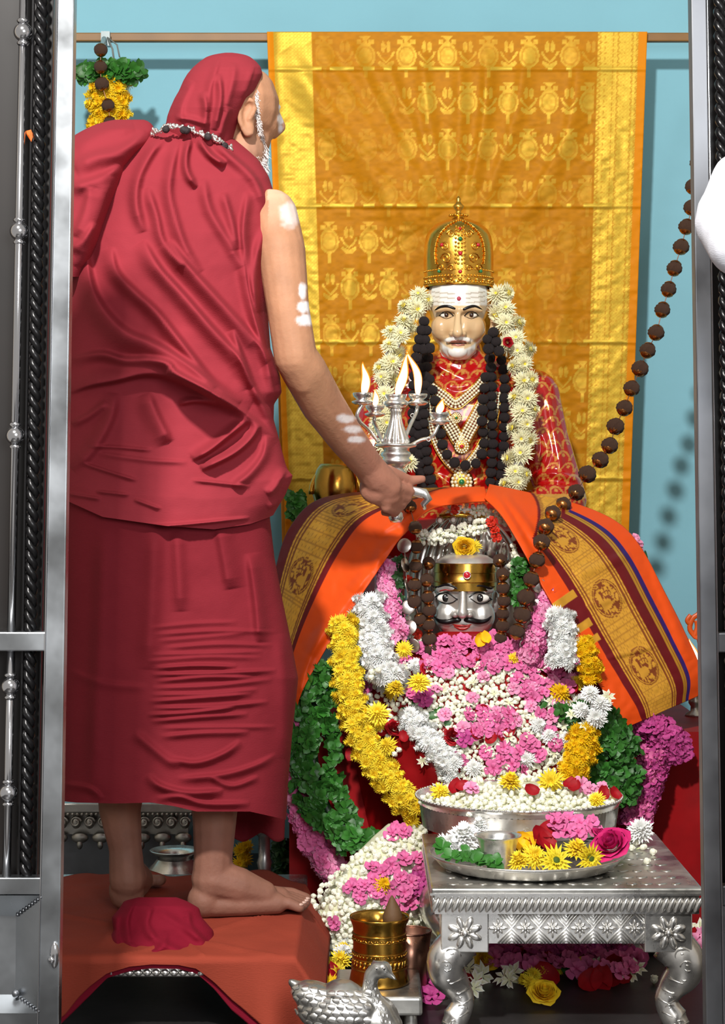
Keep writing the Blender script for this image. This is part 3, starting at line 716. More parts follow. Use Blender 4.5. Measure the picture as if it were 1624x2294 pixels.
def star_mesh(name, seed):
    r = random.Random(seed); m = MB(); w = np.array(lin(244, 242, 232)); y = np.array(lin(226, 226, 180))
    for j in range(7): petal_quad(m, 2 * PI * j / 7 + r.uniform(-.2, .2), .05, r.uniform(.8, 1.05), .22, .05, 0, r.uniform(-.1, .3), y, w, .12)
    m.tube([(0, 0, 0), (.1, .05, -1.1)], [.16, .1], 6, y)
    return m.mesh(name, 'petal', smooth=False, colored=True)
def leaf_mesh(name, col, seed, n=1, wid=.32):
    r = random.Random(seed); m = MB(); col = np.array(col)
    for k in range(n):
        a = 2 * PI * k / n + r.uniform(-.4, .4) if n > 1 else 0; el = r.uniform(.05, .7) if n > 1 else .15
        d = np.array([math.cos(a) * math.cos(el), math.sin(a) * math.cos(el), math.sin(el)]); t = np.array([-math.sin(a), math.cos(a), r.uniform(-.3, .3)]); up = np.cross(d, t)
        L = r.uniform(.75, 1.05); G = []
        for (s, ww, z) in ((0, .03, 0), (.25, .8, .05), (.55, 1, .08), (.85, .62, 0), (1.02, .04, -.1)):
            for sg in (-1, 0, 1): G.append(d * s * L + t * ww * wid * L * sg + up * (z + .06 * abs(sg)))
        c = col * r.uniform(.7, 1.15)
        m.add(G, [(q * 3 + i, q * 3 + i + 1, q * 3 + i + 4, q * 3 + i + 3) for q in range(4) for i in range(2)], np.array([c * (1.25 if i % 3 == 1 else 1) for i in range(15)]))
    return m.mesh(name, 'leaf', smooth=True, colored=True)
def petal_mesh(name, col, seed):
    r = random.Random(seed); m = MB(); n = 6; u, v = np.meshgrid(np.linspace(-1, 1, n), np.linspace(-1, 1, n))
    wd = np.sqrt(np.clip(1 - v ** 2 * .85, 0, 1)); G = np.stack([u * wd * .8, v, .35 * u ** 2 + .3 * v ** 2 + .1 * np.sin(3 * u + seed)], -1)
    C = np.array(col) * (0.8 + .25 * rng.random((n, n, 1))); m.grid(G, np.repeat(C, 1, 2)); return m.mesh(name, 'petal', smooth=True, colored=True)

FL = {}
cream, lem = lin(244, 240, 206), lin(240, 214, 60)
FL['cream_mum'] = [chrys_mesh('cream_mum', cream, lin(240, 232, 176), lem, k, 6, 22, .45, .10) for k in range(3)]
FL['yellow_mum'] = [chrys_mesh('yellow_mum', lin(252, 226, 62), lin(250, 212, 40), lin(252, 216, 50), k, 6, 19, .6, .12) for k in range(3)]
FL['deep_yellow_mum'] = [chrys_mesh('deep_yellow_mum', lin(250, 208, 24), lin(244, 188, 16), lin(246, 190, 18), k, 6, 19, .6, .12) for k in range(3)]
FL['white_mum'] = [chrys_mesh('white_mum', lin(252, 252, 250), lin(240, 240, 236), lin(244, 244, 236), k, 7, 22, .65, .15) for k in range(3)]
FL['pink'] = [oleander_mesh('pink', lin(226, 112, 166), lin(206, 70, 130), k) for k in range(4)]
FL['pale_pink'] = [oleander_mesh('pale_pink', lin(238, 152, 190), lin(222, 100, 150), k + 9) for k in range(3)]
FL['magenta'] = [oleander_mesh('magenta', lin(190, 70, 140), lin(150, 36, 104), k + 20) for k in range(3)]
FL['red_rose'] = [rose_mesh('red_rose', lin(176, 12, 26), lin(104, 4, 14), k) for k in range(2)]
FL['pink_rose'] = [rose_mesh('pink_rose', lin(206, 34, 110), lin(150, 12, 70), 5)]
FL['yellow_rose'] = [rose_mesh('yellow_rose', lin(246, 206, 40), lin(228, 160, 10), 7, 7)]
FL['bud'] = [bud_mesh('bud', k) for k in range(3)]
FL['star'] = [star_mesh('star', k) for k in range(3)]
FL['leaf'] = [leaf_mesh('leaf', lin(44, 96, 34), k, 1) for k in range(3)]
FL['sprig'] = [leaf_mesh('sprig', lin(48, 104, 36), k, 6, .42) for k in range(4)]
FL['tulsi'] = [leaf_mesh('tulsi', lin(38, 70, 34), k, 7, .3) for k in range(3)]
FL['red_petal'] = [petal_mesh('red_petal', lin(160, 10, 24), k) for k in range(3)]
FL['yellow_petal'] = [petal_mesh('yellow_petal', lin(246, 190, 24), k) for k in range(2)]
FL['red_star'] = [oleander_mesh('red_star', lin(206, 44, 22), lin(150, 20, 10), 31)]
def orient(n, spin):
    return (Vector(n).normalized().to_track_quat('Z', 'Y') @ Euler((0, 0, spin)).to_quaternion()).to_euler()
def bloom(kind, loc, nrm, size, name, parent=None, label=None, cat=None, group=None, r=rnd):
    me = FL[kind][r.randrange(len(FL[kind]))]
    n = Vector(nrm).normalized() + Vector((r.gauss(0, .25), r.gauss(0, .25), r.gauss(0, .25)))
    o = put(name, me, parent, loc=loc, rot=orient(n, r.uniform(0, 6.28)), scale=size * r.uniform(.88, 1.12))
    if parent is None: reg(o, label, cat, group)
    return o
def bvh_of(me):
    return BVHTree.FromPolygons([v.co[:] for v in me.vertices], [tuple(p.vertices) for p in me.polygons])
EYE = Vector((0, 0, CZ))
def hit(bv, px, py, off=0.0, default=None):
    d = (P(px, py, 1.0) - EYE).normalized(); h = bv.ray_cast(EYE, d)
    if h[0] is None: return (P(px, py, default), Vector((0, -1, .2))) if default else (None, None)
    n = h[1] if h[1].dot(d) < 0 else -h[1]
    return h[0] - d * off, n

# ------------------------------------------------------------------ altar base under cloth and flowers
base = thing('altar_base', P(1070, 2020, 4.3), 'red velvet covered altar base behind the silver table under flowers', 'altar')
ftop = lambda u, v: 0.0
m = MB(); nx, nz = 70, 34
X0, X1, Y0, Y1, ZT = -.155, .76, 4.16, 4.88, .425
u, v = np.meshgrid(np.linspace(0, 1, nx), np.linspace(0, 1, nz)); wob = .008 * np.sin(u * 40 + 3 * np.sin(v * 4)) + .006 * np.sin(u * 17 + 1)
m.grid(np.stack([X0 + (X1 - X0) * u, Y0 + wob * v - .02 * v, ZT * (1 - v)], -1), flip=True)
m.add([(X0, Y0, ZT), (X1, Y0, ZT), (X1, Y1, ZT), (X0, Y1, ZT), (X0, Y0, 0), (X1, Y0, 0), (X1, Y1, 0), (X0, Y1, 0)], [(0, 1, 2, 3), (1, 5, 6, 2), (3, 2, 6, 7), (0, 3, 7, 4), (4, 7, 6, 5)])
put('velvet_cover', m.mesh('velvet_cover', 'velvet', autosmooth=60), base)
rows = [(1415, 985, 1130), (1440, 935, 1195), (1480, 868, 1285), (1550, 805, 1365), (1650, 780, 1405), (1750, 795, 1408), (1850, 810, 1400), (1960, 830, 1390)]
lm = loft(rows, [(1415, 4.17), (1550, 4.2), (1960, 4.25)], [(1415, .03), (1440, .05), (1480, .08), (1550, .14), (1650, .19), (1750, .215), (1960, .22)], [([(880, 1640), (940, 1680), (990, 1740)], .012, 14, 20), ([(930, 1640), (960, 1700), (970, 1760)], .01, 12, 14)], 90, 90)
mound_me = lm.mesh('mound_cover', 'velvet'); put('mound_cover', mound_me, base); MOUND = bvh_of(mound_me)

# ------------------------------------------------------------------ seated painted statue
SD = 4.66
def build_statue():
    root = thing('seated_statue', P(1030, 1560, SD), 'seated marble statue with white beard, painted red robe and tall golden crown', 'statue')
    b = MB()
    b.ell(P(1030, 1000, SD), (.17, .10, .20)); b.ell(P(1030, 930, SD - .01), (.16, .10, .12)); b.chain([P(890, 880, SD), P(1030, 845, SD), P(1170, 880, SD)], [.065, .075, .065])
    b.chain([P(1195, 888, SD), P(1218, 985, SD - .02), P(1250, 1090, SD - .05), P(1262, 1120, SD - .06), P(1150, 1165, SD - .16)], [.064, .060, .058, .056, .045], 16)
    b.chain([P(868, 888, SD), P(845, 985, SD - .02), P(812, 1090, SD - .05), P(800, 1120, SD - .06), P(910, 1165, SD - .16)], [.064, .060, .058, .056, .045], 16)
    b.chain([P(1030, 790, SD - .005), P(1030, 860, SD)], [.055, .075])
    b.ell(P(1030, 1200, SD - .06), (.31, .20, .085)); b.ell(P(1030, 1180, SD), (.2, .14, .12))
    b.lathe([(0, -.395), (.225, -.395), (.225, -.02), (0, -.02)], 40, P(1030, 1200, SD - .03))
    me = organic(b, .0036, 5)
    v = getv(me); px, py = unP(v)
    fl = [([(960, 800), (1000, 830), (1060, 845), (1100, 800)], .010, 6, 12), ([(958, 825), (1010, 862), (1080, 850), (1108, 815)], .010, 6, 12), ([(965, 850), (1020, 890), (1090, 860)], .010, 6, 12),
          ([(1000, 930), (1040, 990), (1090, 920)], .008, 6, 12), ([(970, 1060), (1030, 1090), (1100, 1070)], .008, 6, 10), ([(1180, 900), (1200, 980), (1190, 1080)], .010, 8, 14), ([(1230, 880), (1245, 980), (1260, 1060)], .008, 8, 12),
          ([(1190, 1065), (1240, 1060), (1300, 1075)], .010, 5, 9), ([(1195, 1090), (1250, 1088), (1305, 1100)], .010, 5, 9), ([(1210, 960), (1225, 1010), (1215, 1050)], .007, 6, 9)]
    front = v[:, 1] < SD + .02
    dz = folds_disp(px, py, fl) * front; v[:, 1] -= dz; me.vertices.foreach_set('co', v.ravel()); me.update()
    red = np.array(lin(176, 14, 16)); deep = np.array(lin(140, 6, 12)); gl = np.array(lin(232, 176, 84))
    c = np.tile(red, (len(v), 1)); nz = vnoise(px / 20, py / 20, 2)[:, None]; c = c * (1 - .35 * nz) + deep * .35 * nz
    # painted gilt scale pattern
    U = v[:, 0] * 957 + 6 * np.sin(v[:, 2] * 60); V = v[:, 2] * 957
    ro = np.floor(V / 26); X = (U + (ro % 2) * 17) % 34 - 17; Y = V % 26
    arc = np.abs(np.hypot(X, Y * .75) - 15.5) < 1.7; dot = np.hypot(X, (Y - 13) * 1.0) < 3.4
    k = np.where(arc, .62, 0); k = np.where(dot, .8, k)
    k *= (py < 1160)
    stripe = (np.abs(py - 1112) < 5) & (px > 1195); k = np.where(stripe, .9, k)
    c = c * (1 - k[:, None]) + gl * k[:, None]
    setcol(me, np.concatenate([c, (k * .5)[:, None]], 1)); me.materials.clear(); me.materials.append(MATS['painted'])
    put('robed_body', me, root, label='glossy red painted robe with gilt scale pattern')
    bv = bvh_of(me)
    # head
    h = MB(); HD = SD - .03
    h.ell(P(1027, 672, HD), (.074, .082, .088)); h.ell(P(1027, 735, HD - .012), (.066, .064, .058)); h.ell(P(1027, 778, HD - .022), (.044, .048, .030)); h.ell(P(1027, 792, HD - .032), (.032, .034, .018))
    h.chain([P(1026, 700, HD - .074), P(1025, 725, HD - .084), P(1025, 745, HD - .092)], [.0068, .0082, .0120]); h.ell(P(1012, 748, HD - .078), (.0080, .009, .0068)); h.ell(P(1038, 748, HD - .078), (.0080, .009, .0068))
    h.chain([P(978, 694, HD - .062), P(1002, 689, HD - .074), P(1020, 693, HD - .078)], [.007, .009, .008]); h.chain([P(1076, 694, HD - .062), P(1052, 689, HD - .074), P(1034, 693, HD - .078)], [.007, .009, .008])
    h.chain([P(1003, 762, HD - .066), P(1025, 758, HD - .075), P(1048, 762, HD - .066)], [.007, .0075, .007]); h.ell(P(1025, 788, HD - .058), (.024, .018, .016))
    h.ell(P(990, 735, HD - .040), (.026, .024, .030)); h.ell(P(1062, 735, HD - .040), (.026, .024, .030))
    for sx in (-1, 1):
        ex = 1026 + sx * 78
        h.chain([P(ex - sx * 2, 690, HD - .0), P(ex + sx * 3, 705, HD - .005), P(ex + sx * 2, 728, HD - .008), P(ex - sx * 3, 748, HD - .012)], [.008, .010, .009, .008])
    h.chain([P(1027, 770, HD), P(1027, 840, SD)], [.045, .05])
    hm = organic(h, .0026, 6); hv = getv(hm); px, py = unP(hv)
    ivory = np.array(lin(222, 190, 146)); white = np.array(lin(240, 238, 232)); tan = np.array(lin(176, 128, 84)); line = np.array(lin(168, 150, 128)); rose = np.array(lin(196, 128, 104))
    c = np.tile(ivory, (len(hv), 1)); ax = np.abs(px - 1027)
    def mix(k, col):
        nonlocal c; k = np.clip(k, 0, 1)[:, None]; c = c * (1 - k) + np.array(col) * k
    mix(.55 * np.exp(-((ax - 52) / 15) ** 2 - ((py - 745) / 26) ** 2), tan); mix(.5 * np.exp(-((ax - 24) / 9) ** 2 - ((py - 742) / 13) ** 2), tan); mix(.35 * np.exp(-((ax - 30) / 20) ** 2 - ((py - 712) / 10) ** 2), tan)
    mix((686 - .0 * ax - py) / 3, white)
    for yl in (658, 668, 679): mix(.75 * (np.abs(py - yl + .004 * ax ** 2 * .3) < 1.3) * (ax < 60), line)
    beard = np.clip((py - (782 - .0105 * ax ** 2 - 4 * (ax < 12))) / 4, 0, 1); beard = np.where((ax > 64) & (py < 735), 0, beard)
    mous = np.clip(1.3 - np.hypot((ax - 15) / 15, (py - 758 - .15 * ax) / 5), 0, 1) * 3
    mix(beard, white); mix(mous * (py > 749), white); mix((np.hypot(ax / 19, (py - 768) / 6) < 1) * 1.0, rose)
    mix((py > 806) * 1.0, lin(176, 14, 16))
    setcol(hm, c); hm.materials.clear(); hm.materials.append(MATS['marble'])
    hd = put('head', hm, root, label='ivory marble face with white ash forehead and white beard'); hb = bvh_of(hm)
    def onhead(pts, r, name, mt, off=0.0, seg=8, parent=hd):
        q = [hit(hb, x, y, off, HD - .07)[0] for x, y in pts]; m = MB(); m.tube(q, r, seg); return put(name, m.mesh(name, mt), parent)
    onhead(smooth_line([(974, 695), (986, 688), (1003, 686), (1020, 692)], 12), [.001, .002, .0026, .003, .0032, .0034, .0034, .0034, .0034, .0032, .003, .0022], 'eyebrow', 'black_paint')
    onhead(smooth_line([(1037, 694), (1050, 688), (1064, 686), (1080, 693)], 12), [.0022, .003, .0032, .0034, .0034, .0034, .0034, .0032, .003, .0026, .002, .001], 'eyebrow', 'black_paint')
    for ex in (1000, 1056):
        p, n = hit(hb, ex, 706, 0.0, HD - .07)
        e = put('eye', MB().ell(p + Vector((0, .004, 0)), (.0135, .007, .0062), nu=16, nv=10).mesh('eye', 'white_paint'), hd)
        put('iris', MB().ell(p + Vector((0, -.0012, .0005)), (.0056, .003, .0056), nu=12, nv=8).mesh('iris', 'dark_brown'), hd)
        onhead(smooth_line([(ex - 16, 708), (ex - 6, 699), (ex + 6, 699), (ex + 16, 708)], 9), .0013, 'eyelid_line', 'black_paint', .001); onhead(smooth_line([(ex - 14, 709), (ex, 714), (ex + 14, 709)], 7), .0007, 'eyelid_line', 'dark_brown', .0005)
    onhead(smooth_line([(1006, 768), (1025, 770), (1045, 768)], 8), .0012, 'mouth_line', 'dark_brown', .0)
    onhead([(1010, 765), (1020, 763), (1026, 764), (1032, 763), (1042, 765)], .0016, 'upper_lip', 'pink_paint'); onhead([(1012, 772), (1026, 775), (1040, 772)], .0020, 'lower_lip', 'pink_paint')
    p, n = hit(hb, 1028, 669, 0, HD - .07); put('forehead_mark', MB().ell(p, (.005, .003, .0055)).mesh('forehead_mark', mat('kumkum', lin(176, 60, 80), .5)), hd)
    # crown
    cr = MB(); ca = P(1027, 645, HD); s = HD / F
    prof = [(75, 0), (77, 4), (75, 8), (76, 14), (78, 40), (78.5, 70), (77, 95), (73, 115), (65, 130), (52, 142), (34, 150), (16, 154), (9, 158), (20, 160), (20, 163), (8, 165), (6, 172), (12, 178), (13, 183), (8, 189), (4.5, 194), (6, 199), (3, 204), (0.1, 206)]
    cr.lathe([(r * s * 1.0, z * s) for r, z in prof], 56, ca)
    crown = put('crown', cr.mesh('crown', 'gold'), root, label='tall domed golden crown with finial')
    Rr = 78 * s
    def oncrown(x, z, out=0.0):   # x across in photo pixels from the axis, z up in pixels
        a = x / 78.0; rr = np.interp(z, [p[1] for p in prof[:12]], [p[0] for p in prof[:12]]) * s + out
        return Vector((ca.x + rr * math.sin(a), ca.y - rr * math.cos(a), ca.z + z * s))
    rel = MB()
    for zrow, n, r in ((7, 26, 3.4), (20, 30, 2.6), (34, 30, 1.8)):
        for i in range(n): a = -1.45 + 2.9 * i / (n - 1); rel.ell(oncrown(a * 78, zrow, .001), r * s, nu=8, nv=6)
    for i in range(11):   # lotus petals of the lower band
        a = (-1.3 + 2.6 * i / 10) * 78; rel.ell(oncrown(a, 12, .001), (5 * s, 3 * s, 4 * s), nu=8, nv=6)
    for sgn in (-1, 1):
        sp = [(sgn * (14 + 22 * math.sin(t * 1.2)), 50 + 12 * t + 0 * t) for t in np.linspace(0, 5.2, 26)]
        for cx, cz, r0, turns in ((32, 58, 13, 1.6), (36, 84, 11, 1.5), (22, 112, 10, 1.5), (46, 38, 9, 1.3), (20, 36, 8, 1.3)):
            pts = [oncrown(sgn * (cx + (r0 * (1 - t * .8)) * math.cos(t * turns * 6.28)), cz + (r0 * (1 - t * .8)) * math.sin(t * turns * 6.28), .001) for t in np.linspace(0, 1, 24)]; rel.tube(pts, 1.9 * s, 6)
        pts = [oncrown(sgn * x, z, .002) for x, z in smooth_line([(58, 48), (60, 75), (54, 105), (40, 126), (22, 140), (0, 148)], 30)]
        rel.tube(pts, 1.5 * s, 6)
        for p in pts[::2]: rel.ell(p + Vector((0, -.002, 0)), 2.3 * s, nu=8, nv=6)
    for z0 in range(44, 130, 9):
        for x in (-10, -4, 4, 10): rel.ell(oncrown(x, z0 + abs(x) * .4, .0015), 2.8 * s, nu=8, nv=6)
    for i in range(16):
        a = 2 * PI * i / 16; rel.ell((ca.x + 20 * s * math.cos(a), ca.y + 20 * s * math.sin(a), ca.z + 162 * s), 2.6 * s, nu=8, nv=6)
    o = put('crown_relief', rel.mesh('crown_relief', 'gold'), crown); o['kind'] = 'stuff'
    for x, z, mt, rr in ((0, 68, 'ruby', 5), (0, 28, 'ruby', 4.5), (-41, 88, 'ruby', 4), (41, 88, 'ruby', 4), (0, 100, 'emerald', 5), (-48, 30, 'emerald', 4), (48, 30, 'emerald', 4), (0, 124, 'ruby', 3.2)):
        put('gem', MB().ell(oncrown(x, z, .003), (rr * s, 3 * s, rr * s), nu=10, nv=7).mesh('gem', mt), crown)
    # seat block behind/below hidden by the shawl
    return root, bv
statue, STAT = build_statue()

# ------------------------------------------------------------------ beads and garlands helpers
BEAD = {}
def bead_mesh(name, mt, lumps=True):
    m = MB(); n1, n2 = 30, 20; vv = []
    m.ell((0, 0, 0), 1.0, nu=n1, nv=n2)
    v = m.v[0]; r = random.Random(3)
    th = np.arctan2(v[:, 1], v[:, 0]); ph = v[:, 2]
    k = 1 + .03 * np.cos(5 * th) + .05 * np.sin(13 * th + 3 + 2 * ph) * np.cos(8 * ph) + .03 * np.sin(9 * th - 7 * ph) ; m.v[0] = v * k[:, None] * (1, 1, .92)
    return m.mesh(name, mt)
BEAD['brown'] = bead_mesh('bead_brown', 'rudraksha'); BEAD['black'] = bead_mesh('bead_black', 'black_rudraksha')
CAPM = MB().lathe([(.15, .98), (.42, .92), (.66, .74), (.72, .62)], 12).lathe([(.72, -.62), (.66, -.74), (.42, -.92), (.15, -.98)], 12).mesh('bead_cap', mat('bead_gold', lin(168, 112, 62), .3, 1.0))
def bead_string(label, pts3, rad, kind='brown', caps=True, name='bead_garland', group=None, thread=True, cat='garland'):
    root = thing(name, pts3[-1], label, cat, group)
    n = len(pts3)
    if thread:
        m = MB(); m.tube(smooth_line([tuple(p) for p in pts3], n * 3), .0011, 5); put('thread', m.mesh('thread', 'copper' if caps else 'dark_thread'), root)
    for i, p in enumerate(pts3):
        t = (Vector(pts3[min(i + 1, n - 1)]) - Vector(pts3[max(i - 1, 0)])); rt = t.to_track_quat('Z', 'Y').to_euler()
        r = rad if np.isscalar(rad) else rad[i]
        b = put('bead', BEAD[kind], root, loc=p, rot=rt, scale=r * rnd.uniform(.93, 1.07))
        if caps: put('bead_cap', CAPM, b, loc=p, rot=rt, scale=r * 1.03)
    return root
def resample(pts, step):
    p = smooth_line(pts, 200); L = np.r_[0, np.cumsum(np.linalg.norm(np.diff(p, axis=0), axis=1))]
    n = max(2, int(round(L[-1] / step)) + 1); t = np.linspace(0, L[-1], n)
    return np.stack([np.interp(t, L, p[:, k]) for k in range(p.shape[1])], 1)
def on(bv, pts, off, default):
    return [hit(bv, x, y, off, default)[0] for x, y in pts]

# ------------------------------------------------------------------ things worn by the statue
def flower_rope(label, path, kind, size, step, width, D, name='flower_garland', bv=None, off=.02, cols=2, piece='flower', group=None, core=None, seed=1, jit=.25, cat='garland'):
    """garland: flowers strung side by side round a cord that follows the path (photo rows, with depth)"""
    r = random.Random(seed)
    pr = resample(path, step); pts = []
    for q in pr:
        d = q[2] if len(q) > 2 else D
        p = (hit(bv, q[0], q[1], off, d)[0] if bv is not None else P(q[0], q[1], d)); pts.append(p)
    root = thing(name, min(pts, key=lambda p: p.z), label, cat, group)
    if core:
        m = MB(); m.tube(pts, width * .62, 8); put('cord', m.mesh('cord', core), root)
    n = len(pts)
    for i, p in enumerate(pts):
        t = (pts[min(i + 1, n - 1)] - pts[max(i - 1, 0)]).normalized(); side = t.cross(Vector((0, -1, 0))).normalized(); out = side.cross(t).normalized()
        if out.y > 0: out = -out
        for c in range(cols):
            a = (c - (cols - 1) / 2) / max(1, cols) * 2.4 + r.uniform(-jit, jit) + (.35 if i % 2 else -.35) * (cols > 1)
            nrm = out * math.cos(a) + side * math.sin(a)
            kk = kind if isinstance(kind, str) else kind[r.randrange(len(kind))]
            bloom(kk, p + nrm * width * r.uniform(.85, 1.1) + t * r.uniform(-.3, .3) * size, nrm, size, piece, root, r=r)
    return root
flower_rope('cream chrysanthemum garland hanging down statue chest beside black bead strings', [(1118, 668, SD - .06), (1140, 735, SD - .09), (1165, 800, SD - .12), (1172, 900, SD - .14), (1168, 980, SD - .15), (1160, 1040, SD - .16), (1152, 1090, SD - .17)], 'cream_mum', .0285, 33, .022, 0, cols=2, core='white_cloth', seed=3, jit=.15)
flower_rope('cream chrysanthemum garland on statue shoulder behind the burning lamp', [(938, 668, SD - .06), (915, 710, SD - .09), (888, 760, SD - .12), (866, 830, SD - .14), (858, 920, SD - .15), (870, 1000, SD - .16), (905, 1050, SD - .17)], 'cream_mum', .0285, 33, .022, 0, cols=2, core='white_cloth', seed=5, jit=.15)
bloom('red_rose', P(1138, 766, SD - .17), (0, -1, .2), .014, 'red_flower', None, 'small red flower tucked between cream chrysanthemums on statue shoulder', 'flower')
# black rudraksha strings
k = 1 / F * SD
for lab, path in (('black bead string hanging straight beside cream garland, outermost on statue chest', [(1105, 745), (1128, 830), (1130, 920), (1128, 1000), (1118, 1085)]),
                  ('black bead string hanging second beside cream garland on statue chest', [(1092, 760), (1100, 830), (1102, 920), (1104, 1000), (1098, 1080)]),
                  ('thick black bead string behind lamp on statue chest', [(950, 720), (932, 800), (925, 900), (928, 1000), (945, 1090)]),
                  ('black bead string beside red robe behind lamp stem', [(962, 780), (952, 860), (950, 960), (958, 1040), (968, 1095)]),
                  ('black bead string between lamp and pearl necklaces', [(955, 740), (940, 850), (938, 940), (942, 1060)])):
    pr = resample(path, 21); bead_string(lab, on(STAT, pr, .030, SD - .16), .0125, 'black', False, group=None)
pr = resample([(1088, 845), (1082, 900), (1080, 950), (1084, 1000), (1066, 1038), (1036, 1042), (1010, 1030), (992, 998), (985, 960), (975, 900), (962, 850)], 25)
bead_string('looped black bead necklace hanging in a curve over pearl necklaces', on(STAT, pr, .026, SD - .15), .0125, 'black', False, name='bead_necklace', cat='necklace')
# hair-like dark clump of beads by the neck
# pearl necklaces with pendants
def pearl_necklace(label, path, rows, pend, stone, psize, off):
    pr = resample(path, 6.5); root = thing('pearl_necklace', hit(STAT, *pend, off, SD - .12)[0], label, 'necklace'); m = MB(); g = MB()
    n = len(pr)
    for rr in range(rows):
        o = (rr - (rows - 1) / 2) * 7.0
        for i, (x, y) in enumerate(pr):
            t = pr[min(i + 1, n - 1)] - pr[max(i - 1, 0)]; t = t / (np.hypot(*t) + 1e-9)
            p = hit(STAT, x - t[1] * o, y + t[0] * o, off, SD - .12)[0]; m.ell(p, .0036, nu=8, nv=6)
    for sg in (-1, 1):
        o = sg * rows / 2 * 7.6; q = []
        for i, (x, y) in enumerate(pr):
            t = pr[min(i + 1, n - 1)] - pr[max(i - 1, 0)]; t = t / (np.hypot(*t) + 1e-9); q.append(hit(STAT, x - t[1] * o, y + t[0] * o, off, SD - .12)[0])
        g.tube(q, .0016, 6)
    o = put('pearls', m.mesh('pearls', 'pearl'), root); o['kind'] = 'stuff'; put('gold_edging', g.mesh('gold_edging', 'gold'), root)
    c = hit(STAT, *pend, off + .004, SD - .12)[0]; m = MB()
    R = psize
    m.lathe([(R * .2, -.004), (R, -.003), (R * 1.05, 0), (R * .8, .003), (.0001, .004)], 24, c, M=Matrix.Rotation(PI / 2, 3, 'X').to_4x4()); pe = put('pendant', m.mesh('pendant', 'gold'), root)
    for ring, nn in ((.82, 16), (.52, 10)):
        for i in range(nn):
            a = 2 * PI * i / nn; put('pendant_stone', MB().ell(c + Vector((R * ring * math.cos(a), -.004, R * ring * math.sin(a))), R * .15, nu=8, nv=5).mesh('pendant_stone', 'pearl'), pe)
    put('centre_stone', MB().ell(c + Vector((0, -.005, 0)), (R * .26, R * .2, R * .26), nu=12, nv=8).mesh('centre_stone', stone), pe)
    return root
pearl_necklace('short pearl necklace with small green stone pendant at statue throat', [(968, 868), (995, 888), (1020, 906), (1045, 890), (1070, 868), (1088, 846)], 3, (1022, 936), 'emerald', .013, .012)
pearl_necklace('middle pearl necklace with round ruby pendant on statue chest', [(992, 930), (1012, 960), (1033, 990), (1050, 965), (1070, 930), (1088, 895)], 4, (1034, 1000), 'ruby', .018, .014)
pearl_necklace('long pearl necklace with large round emerald pendant at statue waist', [(962, 860), (966, 940), (984, 1000), (1012, 1040), (1034, 1052), (1060, 1030), (1088, 985), (1105, 930), (1112, 880)], 3, (1034, 1080), 'emerald', .027, .012)
